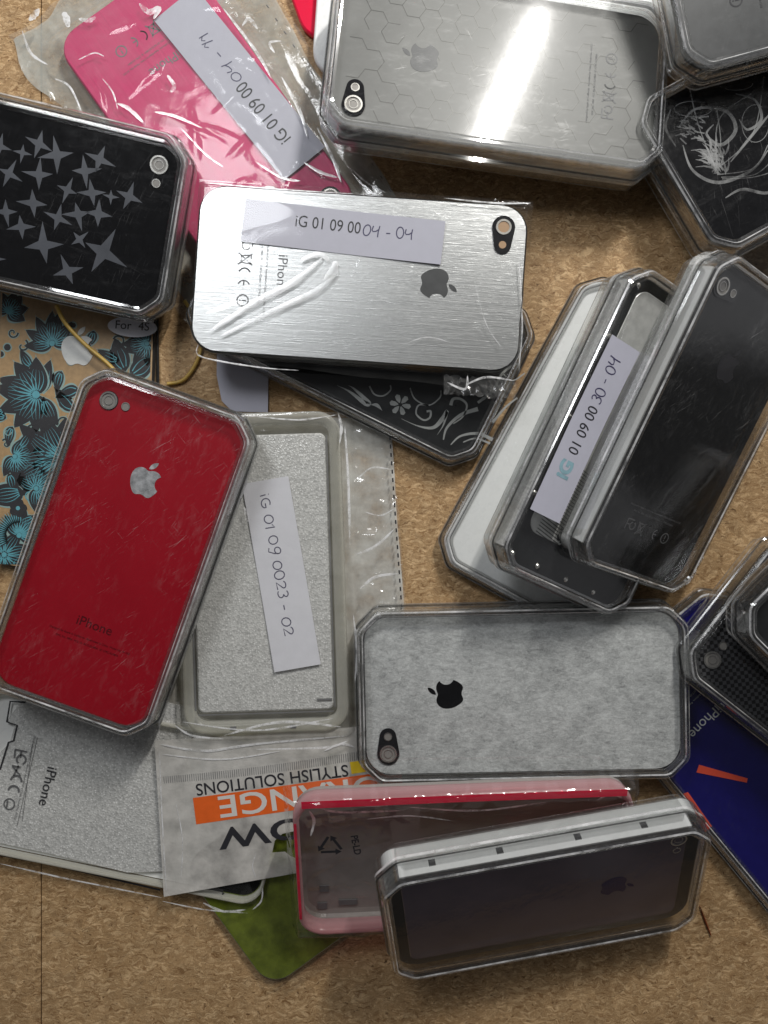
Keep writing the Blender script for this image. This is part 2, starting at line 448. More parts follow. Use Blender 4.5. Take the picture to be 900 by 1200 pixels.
# --- printed text as flat mesh
def text(s, parent, mat, x, y, z, rot, width=None, size=1.0, name='lettering', align='LEFT', ysc=None, bold=0, asp=1.0):
    cu = bpy.data.curves.new('t', 'FONT'); cu.body = s; cu.size = 1.0; cu.align_x = 'LEFT'; cu.offset = bold; cu.resolution_u = 4
    o = bpy.data.objects.new('t', cu); C.objects.link(o)
    bpy.context.view_layer.update()
    dg = bpy.context.evaluated_depsgraph_get(); me = bpy.data.meshes.new_from_object(o.evaluated_get(dg))
    bpy.data.objects.remove(o); bpy.data.curves.remove(cu)
    xs = [v.co.x for v in me.vertices]; x0, x1 = min(xs), max(xs)
    sx = size if width is None else width/(x1-x0)
    sy = size if ysc is None else ysc
    if width is not None and ysc is None: sy = sx*asp
    off = {'LEFT': x0, 'CENTER': (x0+x1)/2, 'RIGHT': x1}[align]
    for v in me.vertices: v.co.x = (v.co.x-off)*sx; v.co.y *= sy
    me.materials.clear(); me.materials.append(mat); me.name = name
    ob = bpy.data.objects.new(name, me); C.objects.link(ob); ob.parent = parent
    ob.matrix_local = Matrix.Translation((x, y, z)) @ Matrix.Rotation(radians(rot), 4, 'Z')
    return ob

# --- the bitten apple emblem
APPLE = ["M12.152 6.896c-.948 0-2.415-1.078-3.96-1.04-2.04.027-3.91 1.183-4.961 3.014-2.117 3.675-.546 9.103 1.519 12.09 1.013 1.454 2.208 3.09 3.792 3.039 1.52-.065 2.09-.987 3.935-.987 1.831 0 2.35.987 3.96.948 1.637-.026 2.676-1.48 3.676-2.948 1.156-1.688 1.636-3.325 1.662-3.415-.039-.013-3.182-1.221-3.22-4.857-.026-3.04 2.48-4.494 2.597-4.559-1.429-2.09-3.623-2.324-4.39-2.376-2-.156-3.675 1.09-4.61 1.09",
         "M15.53 3.83c.843-1.012 1.4-2.427 1.245-3.83-1.207.052-2.662.805-3.532 1.818-.78.896-1.454 2.338-1.273 3.714 1.338.104 2.715-.688 3.559-1.701"]
def path_pts(d, n=7):
    head, body = d[1:].split('c', 1)
    p = [float(v) for v in re.findall(r'-?\d*\.?\d+', head)]
    nums = [float(v) for v in re.findall(r'-?\d*\.\d+|-?\d+', body)]
    out = [tuple(p)]; cur = list(p)
    for i in range(0, len(nums)-5, 6):
        q = nums[i:i+6]; P = [cur, [cur[0]+q[0], cur[1]+q[1]], [cur[0]+q[2], cur[1]+q[3]], [cur[0]+q[4], cur[1]+q[5]]]
        for k in range(1, n+1):
            t = k/n
            out.append(tuple((1-t)**3*P[0][a]+3*t*(1-t)**2*P[1][a]+3*t*t*(1-t)*P[2][a]+t**3*P[3][a] for a in (0, 1)))
        cur = P[3]
    return out
def emblem(parent, mat, x, y, z, up=0, size=1.15, h=0.0):
    """up = direction of the leaf in degrees from local +x"""
    bm = bmesh.new()
    for d in APPLE:
        pts = [((12-p[1])/24*size, (12-p[0])/24*size) for p in path_pts(d)]
        # drawing up becomes +x, drawing right becomes -y
        if (pts[0][0]-pts[-1][0])**2+(pts[0][1]-pts[-1][1])**2 < 1e-7: pts = pts[:-1]
        if h: prism(bm, pts, 0, h)
        else: poly(bm, pts, 0)
    return link('emblem', bm, mat, parent, M=Matrix.Translation((x, y, z)) @ Matrix.Rotation(radians(up), 4, 'Z'))

# ------------------------------------------------------------------ display case
TC = 1.6
CL, CW, CC = 12.0, 6.4, .75
def display_case(M, label, win, scale=1.0, T=TC, insert=None, ins=(11.5, 5.95), group='clear display cases', liner=None):
    t = thing('display_case', M, label, 'plastic case', group, scale)
    m = T*.47
    # tray
    bm = bmesh.new()
    prof = [(.10, 0), (.03, .05), (.0, .12), (-.02, m-.14), (-.06, m-.10), (-.06, m), (.12, m), (.14, m-.03), (.16, .14), (.22, .08), (.30, .06), (.30, .0)]
    loft(bm, [octa(CL, CW, CC, d, z) for d, z in prof], True, 0, seg={0: 2, 3: 2, 4: 2, 6: 3})
    f = bm.faces.new([bm.verts.new(p) for p in octa(CL, CW, CC, .30, .03)]); f.material_index = 1
    link('tray', bm, [M_base, M_floor, M_edge, M_edgedk], t)
    # lid
    bm = bmesh.new()
    prof = [(-.03, m+.01), (-.03, m+.09), (.02, m+.12), (.07, T-.16), (.12, T-.05), (.17, T), (.25, T), (.29, T-.04), (.33, T-.12), (.42, T-.14), (.42, T-.20), (.30, T-.22), (.20, T-.30), (.16, m+.1), (.10, m+.01)]
    loft(bm, [octa(CL, CW, CC, d, z) for d, z in prof], True, 0, seg={1: 3, 4: 2, 6: 2, 7: 3})
    f = bm.faces.new([bm.verts.new(p) for p in octa(CL, CW, CC, .42, T-.17)]); f.material_index = 1
    link('lid', bm, [M_rim, win, M_edge, M_edgedk], t)
    if insert is not None:
        bm = bmesh.new()
        loft(bm, [rrect(ins[0], ins[1], .5, d, z) for d, z in ((.05, .09), (0, .13), (0, m-.08), (.06, m-.02))], False, 0, 0, 0)
        link('foam_insert', bm, insert, t)
    if liner is not None:
        bm = bmesh.new(); prism(bm, [(-5.2, 2.955), (5.2, 2.955), (5.2, 3.02), (-5.2, 3.02)], m-.01, T-.30)
        link('side_liner', bm, liner, t)
    return t

def camera_parts(root, z, style):
    lx, ly = 5.76-.87, 2.93-.83
    if style is None: return
    o = bmesh.new()
    if style in ('oval', 'ovalw', 'copper'):
        pts = [(lx+.40*cos(a), ly+.40*sin(a)) for a in [radians(-10+k*10) for k in range(21)]]
        pts += [(lx+.30*cos(a), ly-.62+.30*sin(a)) for a in [radians(190+k*10) for k in range(17)]]
        prism(o, pts, 0.004, .05)
        cut = link('camera_window', o, M_lensdk, root, M=Matrix.Translation((0, 0, z)))
        zz = .052
    else:
        disc(o, lx, ly, .33, .006)
        cut = link('camera_window', o, M_lensdk, root, M=Matrix.Translation((0, 0, z)))
        zz = .012
    bm = bmesh.new()
    if style == 'copper':
        ringm(bm, lx, ly, .20, .27, zz, .03, 0); disc(bm, lx, ly, .20, zz+.006, 1)
        link('lens', bm, [M_ring, M_copper], cut)
        bm = bmesh.new(); disc(bm, lx, ly-.62, .13, zz+.006); link('flash', bm, M_copper, cut)
    else:
        ringm(bm, lx, ly, .25, .31, zz, .04, 0); disc(bm, lx, ly, .25, zz+.004, 1)
        ringm(bm, lx, ly, .14, .16, zz+.004, .02, 0)
        link('lens', bm, [M_ring, M_lens if style != 'dark' else M_lensdk], cut)
        bm = bmesh.new(); disc(bm, lx, ly-.62, .13, zz+.006); ringm(bm, lx, ly-.62, .12, .15, zz, .02, 1)
        link('flash', bm, [M_lens, M_ring], cut)

FINE = ("Designed by Apple in California  Assembled in China  Model No. A1332", "EMC No. 380A  FCC ID: BCG-E2380A  IC: 579C-E2380A")
def small_print(root, z, ink, marks=True, x=-2.85, word=True, y=0):
    if word: text('iPhone', root, ink, x, .62+y, z, -90, width=1.28)
    a = text(FINE[0], root, ink, x-.42, 1.45+y, z, -90, width=2.95, name='fine_print')
    text(FINE[1], root, ink, x-.62, 1.15+y, z, -90, width=2.3, name='fine_print')
    if marks:
        bm = bmesh.new()
        def arc(cx, cy, r, a0, a1): ribbon(bm, [(cx+r*cos(radians(a0+(a1-a0)*k/12)), cy+r*sin(radians(a0+(a1-a0)*k/12))) for k in range(13)], .045)
        X = x-1.15
        def R_(pts): ribbon(bm, [(X+b, y+a_) for a_, b in pts], .045)       # (a_=across, b=up)
        # FC with C inside
        R_([(1.20, .22), (1.20, -.2)]); R_([(1.20, .22), (.85, .22)]); R_([(1.2, .02), (.98, .02)])
        arc(X, .86+y, .14, 20, 340)
        # crossed bin
        R_([(.55, .2), (.50, -.15), (.28, -.15), (.23, .2), (.55, .2)]); R_([(.6, .25), (.2, -.25)]); R_([(.2, .25), (.6, -.25)])
        # CE
        arc(X, -.08+y, .2, 0, 0.1); arc(X, -.12+y, .2, 90-70, 90+70)
        arc(X, -.12+y, .2, 20, 160); arc(X, -.55+y, .2, 20, 160); R_([(-.36, 0), (-.52, 0)])
        # circled exclamation mark
        arc(X, -1.05+y, .2, 0, 360); R_([(-1.05, .12), (-1.05, -.03)]); R_([(-1.05, -.07), (-1.05, -.12)])
        link('approval_marks', bm, ink, root, M=Matrix.Translation((0, 0, z)))

CT = .34
def phone_cover(M, label, face, edge=None, zoff=0.0, cam_style='oval', logo=None, logo_mat=None, scale=1.0, group='phone back covers', rim=False, name='phone_cover', T=CT):
    t = thing(name, M @ Matrix.Translation((0, 0, zoff*scale)), label, 'phone cover', group, scale)
    bm = bmesh.new(); edge = edge or M_dark
    loft(bm, [rrect(11.5, 5.86, .95, d, z) for d, z in ((.16, 0), (.03, .05), (0, .14), (0, T-.09), (.03, T-.03), (.07, T))], False, 1, 1, 0)
    link('back_panel', bm, [face, edge], t)
    camera_parts(t, T, cam_style)
    if logo_mat: emblem(t, logo_mat, 2.78, 0, T+.006, 0, 1.28)
    return t
ZI = TC*.47+.03     # where a cover lies inside its case

# ------------------------------------------------------------------ paper slips
def arcpts(cx, cy, rx, ry, a0, a1, n=14): return [(cx+rx*cos(radians(a0+(a1-a0)*k/n)), cy+ry*sin(radians(a0+(a1-a0)*k/n))) for k in range(n+1)]
GL = {'0': (.62, [arcpts(.27, .42, .25, .40, 100, 470)]),
      '1': (.36, [[(.02, .62), (.2, .85), (.17, 0)]]),
      '9': (.58, [arcpts(.25, .60, .2, .24, 20, 380)+[(.42, .3), (.3, -.12), (.08, -.05)]]),
      '4': (.66, [[(.08, .82), (.02, .5), (.1, .38), (.3, .42), (.5, .6)], [(.52, .86), (.46, .4), (.47, -.02)]]),
      '2': (.56, [arcpts(.2, .62, .2, .2, 170, -40)+[(.05, .02), (.48, .06)]]),
      '3': (.52, [arcpts(.18, .62, .18, .18, 150, -80)+arcpts(.18, .22, .22, .22, 80, -140)]),
      'i': (.28, [[(.08, .5), (.1, .02)], [(.08, .72), (.09, .78)]]),
      'G': (.66, [arcpts(.3, .40, .28, .38, 60, 330)+[(.56, .36), (.3, .36)]]),
      '-': (.46, [[(.04, .38), (.32, .40)]]), ' ': (.30, []), 'y': (.45, [[(.0, .6), (.12, .85), (.3, .55)], [(.3, .9), (.22, 0)]])}
def handwriting(s, parent, x, y, width, h, z, mat=None, rnd=0, th=.04):
    adv = sum(GL[c][0] for c in s); k = width/adv; bm = bmesh.new(); cx = x; rr = random.Random(rnd)
    for c in s:
        dy = rr.uniform(-.06, .06)*h; sk = rr.uniform(-.05, .12); sc = rr.uniform(.9, 1.08)
        for st in GL[c][1]:
            ribbon(bm, [(cx+(p[0]+p[1]*sk)*k, y+dy+p[1]*h*sc) for p in st], th, z)
        cx += GL[c][0]*k
    return link('handwriting', bm, mat or M_pen, parent)
def slip(M, tl, tr, br, zl, label, mat=None):
    """paper slip whose corners (as one reads it) are seen at tl, tr, br; lies on plane zl of frame M"""
    a, b, c = [Vector((*on_plane(M, *p, zl), 0)) for p in (tl, tr, br)]
    u = (b-a).normalized(); ang = math.atan2(u.y, u.x)
    w = (b-a).length; v = Vector((-u.y, u.x, 0)); h = abs((c-b).dot(v))
    o = a
    F = M @ Matrix.Translation((o.x, o.y, zl)) @ Matrix.Rotation(ang, 4, 'Z')
    t = thing('paper_slip', F, label, 'paper label', 'numbered paper slips')
    bm = bmesh.new(); n = 24; ph = tl[0]*.01
    g = [[(w*i/n, -h*j/6, .004+.012*sin(i*.35+ph)*1.0+.01*sin(j*.5)) for i in range(n+1)] for j in range(7)]
    top = [[bm.verts.new((p[0], p[1], .006)) for p in r] for r in g]; bot = [[bm.verts.new((p[0], p[1], 0)) for p in r] for r in g]
    for j in range(6):
        for i in range(n):
            bm.faces.new((top[j+1][i], top[j+1][i+1], top[j][i+1], top[j][i]))
            bm.faces.new((bot[j][i], bot[j][i+1], bot[j+1][i+1], bot[j+1][i]))
    link('paper', bm, mat or M_paper, t)
    return t, w, h

# ------------------------------------------------------------------ plastic film bags
def ss(x): x = max(0, min(1, x)); return x*x*(3-2*x)
def ridged(v, sc, seed):
    p = Vector((v[0]*sc+seed*13.1, v[1]*sc-seed*7.7, seed))
    return 1-abs(noise.noise(p))*2
def crease_set(seed, n, L, W, wid=.09):
    r = random.Random(seed*17); out = []
    for _ in range(n):
        a = r.gauss(.35, .9); l = r.uniform(.8, 3.2); x, y = r.uniform(-L/2, L/2)*1.1, r.uniform(-W/2, W/2)*1.15
        out.append((x, y, x+l*cos(a), y+l*sin(a), r.uniform(.5, 1.3)*wid, r.uniform(.4, 1.2)))
    return out
def crease(cs, x, y):
    h = 0
    for x0, y0, x1, y1, w, k in cs:
        dx, dy = x1-x0, y1-y0; L2 = dx*dx+dy*dy
        t = ((x-x0)*dx+(y-y0)*dy)/L2
        if t < 0 or t > 1: continue
        d = abs((x-x0)*dy-(y-y0)*dx)/math.sqrt(L2)
        d += .05*sin(t*7)
        if abs(d) < w*3: h += k*math.exp(-(d/w)**2)*sin(pi*t)
    return h
def film(corners, inner, zlow, ztop, mat, parent, name='film', n=110, amp=.05, seed=1, fall=.7, edge_amp=.12, stretch=(1, 1), ncr=26, cr=.055):
    """one pliable sheet between four seen corners, draped over the item footprint inner=(M, L, W)"""
    M, L, W = inner; Mi = M.inverted()
    bm = bmesh.new(); rows = []; cs = crease_set(seed, ncr, L+1, W+1)
    c = [at(*p, zlow) for p in corners]
    for j in range(n+1):
        r = []
        for i in range(n+1):
            u, v = i/n, j/n
            # uneven outline
            p = (c[0]*(1-u)+c[1]*u)*(1-v)+(c[3]*(1-u)+c[2]*u)*v
            e = min(u, 1-u, v, 1-v)
            w = (1-ss(e*7))*edge_amp
            p = p+Vector((noise.noise(Vector((u*5, v*5, seed)))*w, noise.noise(Vector((u*5, v*5, seed+9)))*w, 0))
            q = Mi @ Vector((p.x, p.y, 0)); 
            dx = max(0, abs(q.x)-L/2+.15); dy = max(0, abs(q.y)-W/2+.15); d = math.hypot(dx, dy)
            k = 1-ss(d/fall)
            z = zlow+(ztop-zlow)*k
            q2 = (q.x*stretch[0], q.y*stretch[1])
            wr = ridged(q2, .55, seed)**3*.7+ridged(q2, 1.3, seed+3)**4*.45+.25*noise.noise(Vector((q2[0]*3, q2[1]*3, seed)))
            z += amp*max(0, wr)*(.35+1.3*(1-k))+cr*crease(cs, q.x, q.y)*(.6+1.4*(1-k))
            r.append(bm.verts.new(Mi @ Vector((p.x, p.y, z))))
        rows.append(r)
    for j in range(n):
        for i in range(n):
            bm.faces.new((rows[j][i], rows[j][i+1], rows[j+1][i+1], rows[j+1][i]))
    return link(name, bm, mat, parent, smooth=True)
M_glare = None
def glare_streaks(lst, z, root, name='glare_streak', mat=None, rough=.25):
    """glare on film creases painted as whitish strips, slightly raised, tapered at both ends"""
    global M_glare
    if M_glare is None:
        m, nt = new_mat('painted_film_glare'); g = NT(nt)
        tr = g.n('ShaderNodeBsdfTransparent'); df = g.n('ShaderNodeBsdfDiffuse'); df.inputs[0].default_value = (.95, .95, .95, 1)  # white diffuse colour stands in for glare on the film
        gl = g.n('ShaderNodeBsdfGlossy'); gl.inputs['Roughness'].default_value = .22; gl.inputs['Color'].default_value = (1, 1, 1, 1)
        bp = g.bump(g.noise(g.coord(), 5, 3), .3, .03); g.l(bp, gl.inputs['Normal'])
        a = g.mixs(.22, df.outputs[0], gl.outputs[0])
        g.out(g.mixs(g.ramp(g.noise(g.coord(), 2.5, 4, .7), [(.34, .12), (.56, .82)]), tr.outputs[0], a)); M_glare = m
    Mi = root.matrix_basis.inverted()
    for pts, wd in lst:
        P = spline([(float(a), float(b)) for a, b in pts], 7); n = len(P); bm = bmesh.new(); rows = []
        for i, p in enumerate(P):
            a, b = P[max(0, i-1)], P[min(n-1, i+1)]; dx, dy = b[0]-a[0], -(b[1]-a[1]); l = math.hypot(dx, dy) or 1
            t = i/(n-1); w_ = wd*(sin(pi*min(1, max(0, t)))**.6*.9+.08)*(1+.35*noise.noise(Vector((t*6, p[0]*.1, p[1]*.1))))
            o = at(p[0], p[1], z); nx, ny = -dy/l, dx/l
            rows.append([bm.verts.new(Mi @ (o+Vector((nx*w_*(c+rough*noise.noise(Vector((t*9, c, p[1]*.05)))), ny*w_*(c+rough*noise.noise(Vector((t*9, c, p[1]*.05)))), .035*w_*(1-c*c))))) for c in (-1, -.7, -.3, .1, .5, .85, 1)])
        for i in range(n-1):
            for j in range(6): bm.faces.new((rows[i][j], rows[i+1][j], rows[i+1][j+1], rows[i][j+1]))
        link(name, bm, mat or M_glare, root, smooth=True)
def wire(bm, pts, r=.02): tube(bm, pts, r)

# ================================================================== SETTING
bm = bmesh.new()
xs = at(48, 0).x
for x0, x1 in ((-150, xs-.02), (xs+.02, 150)):
    loft(bm, [[(x0+d, -150+d, z), (x1-d, -150+d, z), (x1-d, 150-d, z), (x0+d, 150-d, z)] for d, z in ((0, -1.5), (0, -.02), (.02, 0))], False, 0, 0, 0)
f = bm.faces.new([bm.verts.new(p) for p in ((-150, -150, -1.55), (150, -150, -1.55), (150, 150, -1.55), (-150, 150, -1.55))]); f.material_index = 1
o = link('table_surface', bm, [M_board, M_seam]); o['kind'] = 'structure'; o['label'] = 'tan chipboard table top with a thin straight seam'

# ================================================================== CASES AND COVERS
# --- star case (left)
M = pose(-13.05, 11.15, 1.45, -12.4, 9.0, 5.0)
display_case(M, 'clear case over the black cover with grey stars at the left edge', WIN[1], insert=M_foam)
t = phone_cover(M, 'glossy black cover with grey four-pointed stars', M_black, zoff=ZI, cam_style='flat', logo_mat=None)
MC = M @ Matrix.Translation((0, 0, ZI))
bm = bmesh.new(); rr = random.Random(3)
stars = [(165,175,52),(95,212,34),(240,222,62),(420,240,54),(358,290,54),(38,300,48),(165,305,54),(285,370,44),(388,382,52),(468,398,30),(545,397,54),(140,425,56),(25,462,48),(245,488,50),(330,472,54),(415,470,56),(90,525,52),(183,602,76),(335,578,40),(435,632,86),(285,712,60),(0,185,44),(-60,260,50),(-120,420,60),(-80,560,55),(-200,300,50),(-210,520,70),(-40,660,50),(-140,700,48),(-300,400,60),(-300,620,50)]
for sx, sy, r in stars:
    cx, cy = on_plane(MC, sx*.2778, 120+sy*.2778, CT); R0 = r*.2778/31*1.12
    a0 = rr.uniform(-.35, .35)+(.785 if r == 60 or r == 40 else 0); n = 4
    ls = [rr.uniform(.75, 1.12) for _ in range(n)]
    pts = []
    for k in range(n*2):
        a = a0+pi*k/n+rr.uniform(-.12, .12)*(k % 2 == 0)
        rad = R0*ls[k//2] if k % 2 == 0 else R0*.27
        pts.append((cx+rad*cos(a), cy+rad*sin(a)))
    poly(bm, pts)
link('star_pattern', bm, M_starp, t, M=Matrix.Translation((0, 0, CT+.006)))

# --- hex silver case (top)
M = pose(3.9, 15.32, 1.15, 174.5, 5.8, -4.7)
M_top = M
display_case(M, 'clear case over the silver honeycomb cover at the top', M_winhex, insert=M_foamw)
t = phone_cover(M, 'mirror silver cover with honeycomb lines and dark emblem', M_hexface, edge=M_chrome, zoff=ZI, cam_style='oval', logo_mat=M_grd)
bm = bmesh.new(); s = .42; rr = random.Random(5)
for i in range(-11, 12):
    for j in range(-10, 11):
        cx, cy = i*s*1.5, (j+(i % 2)*.5)*s*1.732
        for k in (0, 1, 2):
            a, b = radians(60*k), radians(60*k+60)
            p, q = (cx+s*cos(a), cy+s*sin(a)), (cx+s*cos(b), cy+s*sin(b))
            if max(abs(p[0]), abs(q[0])) < 5.45 and max(abs(p[1]), abs(q[1])) < 2.7 and rr.random() < .72 and math.hypot(cx-4.9, cy-1.8) > .9 and math.hypot(cx-2.7, cy) > .8:
                ribbon(bm, [p, q], .022)
link('honeycomb_pattern', bm, M_hexline, t, M=Matrix.Translation((0, 0, CT+.005)))
small_print(t, CT+.008, M_greyink, word=False)

# --- red case
M = pose(-9.25, -1.4, 1.05, 70.1, .8, -1.7)
display_case(M, 'scratched clear case over the glossy red cover', WIN[0], insert=M_foam)
t = phone_cover(M, 'glossy red cover with chrome emblem', M_red, edge=M_red, zoff=ZI, cam_style='ring', logo_mat=M_chrome)
small_print(t, CT+.008, M_reddark, marks=False)

# --- grey felt case
M = pose(5.0, -6.52, .12, 181.2, -1.0, 0)
display_case(M, 'clear case over the grey felt cover, lower centre', WIN[2], insert=M_foam)
phone_cover(M, 'grey felt textured cover with black emblem', M_felt, edge=M_dark, zoff=ZI, cam_style='oval', logo_mat=M_black)

# --- violet mirror case (bottom), leaning
k_ = (29-2.0)/(29-1.5)
M = pose(5.43*k_, -12.79*k_-.05, 2.0, 6.35, 31.4, 4.07)
display_case(M, 'tilted clear case over the dark violet mirror cover at the bottom', WIN[3], scale=.94*k_, insert=M_foamw, liner=M_foamw)
t = phone_cover(M, 'dark violet mirror cover with black border', M_charc, edge=M_dark, zoff=ZI, cam_style='dark', scale=.94*k_)
bm = bmesh.new(); loft(bm, [rrect(10.4, 5.0, .35, d, z) for d, z in ((0, 0), (.03, .02))], False, 0, 0, 0)
link('mirror_panel', bm, M_purple, t, M=Matrix.Translation((0, 0, CT+.002)))
emblem(t, M_violet, 2.78, 0, CT+.03, 0, 1.28)
for x in (-4, -1.6, 1.2, 3.6): 
    bm = bmesh.new(); prism(bm, [(x-.12, 2.93), (x+.12, 2.93), (x+.12, 3.03), (x-.12, 3.03)], .05, .3)
    link('clip', bm, M_dark, t)

# --- three overlapping cases on the right
M14 = pose(7.27*1.027, 2.11*1.027, .02, 61.5)
display_case(M14, 'clear case over the plain white cover, lowest of three', WIN[2], T=.85, scale=1.02)
phone_cover(M14, 'plain white cover in the lowest of the three cases', M_white, edge=M_white, zoff=.42, cam_style=None, T=.2, scale=1.04)
k_ = (29-1.75)/(29-1.48)
M15 = pose(7.91*k_, 2.43*k_, 1.75, 65.6, 22.85, -1.48)
display_case(M15, 'middle clear case of the three, under the paper slip', WIN[2], scale=.93*k_, insert=M_foam, liner=M_foam)
t = phone_cover(M15, 'black grid-lined cover with silver inner panel', M_charc, edge=M_dark, zoff=ZI, cam_style=None, scale=.93*k_)
bm = bmesh.new(); loft(bm, [rrect(9.6, 4.6, .5, d, z) for d, z in ((0, 0), (.03, .02))], False, 0, 0, 0)
link('silver_panel', bm, pbr('silver_sheet', (.66, .66, .64), .35, metal=.35, var=.12), t, M=Matrix.Translation((.5, 0, CT+.002)))
bm = bmesh.new()
for k in range(30): 
    x = -5.5+k*.1; ribbon(bm, [(-5.4+k*.12, 2.2), (-5.6+k*.12, 1.1)], .03, 0)
for k in range(70):
    x, y = -5.1+rr.random()*1.1, .2+rr.random()*1.0; prism(bm, [(x, y), (x+.12, y), (x+.12, y+.12), (x, y+.12)], 0, .004)
link('printed_pattern', bm, M_ink, t, M=Matrix.Translation((.6, -.3, CT+.028)))
for x, y in ((5.3, 2.4), (3.2, 2.6), (-5.3, 2.4), (-5.35, 1.2), (-5.35, -.2), (-5.35, -1.6), (-3, 2.65), (0, 2.65)):
    bm = bmesh.new(); loft(bm, [[(x+r*cos(2*pi*k/12), y+r*sin(2*pi*k/12), z) for k in range(12)] for r, z in ((.1, 0), (.1, .05), (.05, .09))], False, 0, 0, 0)
    link('rivet', bm, M_ring, t, M=Matrix.Translation((0, 0, CT)))
k_ = (29-2.5)/(29-2.17)
M16 = pose(10.1*k_, 2.96*k_, 2.45, 72.0, 30.84, -10.26)
display_case(M16, 'topmost clear case of the three, over the smoky black cover', WIN[0], scale=.91*k_, insert=M_foam, liner=M_foamw)
t = phone_cover(M16, 'smoky black glossy cover with black emblem', M_smoke, edge=M_dark, zoff=ZI, cam_style='oval', logo_mat=M_ink, scale=.91*k_)
small_print(t, CT+.008, M_greyink, word=False)

# --- top right pair and its neighbour
M = pose_px(1000, -92, 2.75, TC, 14, 5, -3)
display_case(M, 'clear case over the dark grey cover in the top right corner', WIN[1])
t = phone_cover(M, 'dark grey cover with circled mark in the top right corner', M_grd, zoff=ZI, cam_style=None)
small_print(t, CT+.008, M_ink, x=-2.6)
M = pose_px(968, 118, .9, TC, 209, 3, 0)
display_case(M, 'clear case over the black cover with white feathers', WIN[1])
t = phone_cover(M, 'glossy black cover with white feathery swirl print', M_black, zoff=ZI, cam_style=None)
MC = M @ Matrix.Translation((0, 0, ZI)); bm = bmesh.new(); rr = random.Random(11)
def rz(px, py): return on_plane(MC, px, py, CT)
for k in range(55):     # soft feather barbs fanning from one quill foot
    a = radians(rr.uniform(50, 165)); c = (rr.uniform(830, 850), rr.uniform(175, 205))
    l = rr.uniform(8, 26)
    p = [rz(c[0]+(l*t)*cos(a+t*.4), c[1]-l*t*sin(a+t*.4)) for t in (0, .3, .6, 1)]
    ribbon(bm, p, lambda t: .10*(1-t)*(t > .05)+.015, rr.uniform(0, .01))
for px0, py0, px1, py1, bend in ((840, 205, 900, 170, 20), (845, 208, 905, 188, 14), (840, 203, 880, 110, -30), (838, 200, 895, 90, 25), (846, 210, 910, 200, 6), (838, 198, 808, 104, -8), (841, 205, 838, 118, 8)):
    mx, my = (px0+px1)/2+bend*.6, (py0+py1)/2+bend*.5
    ribbon(bm, [rz(*p) for p in spline([(px0, py0), (mx, my), (px1, py1)])], .035, .012)
for cx, cy, rx, ry in ((812, 128, 22, 9), (862, 98, 20, 8), (885, 145, 16, 22)):
    ribbon(bm, [rz(*p) for p in arcpts(cx, cy, rx, ry, 0, 300, 24)], .022, .012)
for k in range(26):
    c = (rr.uniform(790, 822), rr.uniform(135, 165)); a = radians(rr.uniform(-30, 60)); l = rr.uniform(6, 14)
    ribbon(bm, [rz(*c), rz(c[0]+l*cos(a), c[1]+l*sin(a)*.6)], .05, rr.uniform(0, .01))
for pts, w_ in (([(795, 150), (815, 128), (850, 130), (862, 152), (845, 170), (828, 158), (836, 146)], .13), ([(800, 170), (812, 200), (842, 214), (880, 200), (900, 176)], .12),
               ([(862, 110), (885, 118), (892, 140), (876, 152), (866, 140)], .10), ([(850, 232), (870, 222), (900, 226), (930, 210)], .11), ([(786, 128), (780, 150), (792, 172)], .09), ([(905, 130), (880, 160), (856, 190)], .10)):
    ribbon(bm, [rz(*p) for p in spline(pts)], (lambda w_: lambda t: w_*(.35+sin(pi*t))*.75)(w_), .004)
link('feather_pattern', bm, edge_mat('feather_white', 1.0, .62, .27, .05), t, M=Matrix.Translation((0, 0, CT+.006)))
M = pose_px(958, 262, .02, .9, -52, 0, 0)
display_case(M, 'empty clear case at the right edge below the feather case', WIN[0], T=.9)

# --- carbon case and the one on top of it
M = pose_px(1015, 822, .75, TC, 142, 0, 0)
display_case(M, 'clear case over the carbon weave cover at the right edge', WIN[2])
phone_cover(M, 'black carbon weave cover at the right edge', M_carbon, zoff=ZI, cam_style='ring')
M = pose_px(1090, 800, 2.5, TC, 135, 0, 0)
display_case(M, 'clear case just inside the right edge, on the carbon case', WIN[2])
phone_cover(M, 'charcoal cover barely inside the right edge', M_charc, zoff=ZI, cam_style=None)

# --- navy blue case
M = pose_px(885, 888, .0, .7, -50.5)
display_case(M, 'flat clear case over the navy blue cover', WIN[3], T=.7)
t = phone_cover(M, 'navy blue cover with white lettering and orange tag', M_blue, edge=M_blue, zoff=.30, cam_style=None, T=.2)
MC = M @ Matrix.Translation((0, 0, .30))
x, y = on_plane(MC, 838, 826, .2); 
text('iPhone', t, M_white, x, y, .208, -84, width=1.45)
x, y = on_plane(MC, 822, 812, .2)
text(FINE[0], t, M_white, x-.1, y+.7, .208, -84, width=2.6, name='fine_print')
text(FINE[1], t, M_white, x-.3, y+.5, .208, -84, width=2.2, name='fine_print')
bm = bmesh.new()
poly(bm, [on_plane(MC, *p, .2) for p in ((819, 896), (876, 912), (875, 917), (816, 905))], .215)
poly(bm, [on_plane(MC, *p, .2) for p in ((800, 930), (806, 928), (834, 968), (826, 975))], .215)
link('orange_tag', bm, M_orange, t)

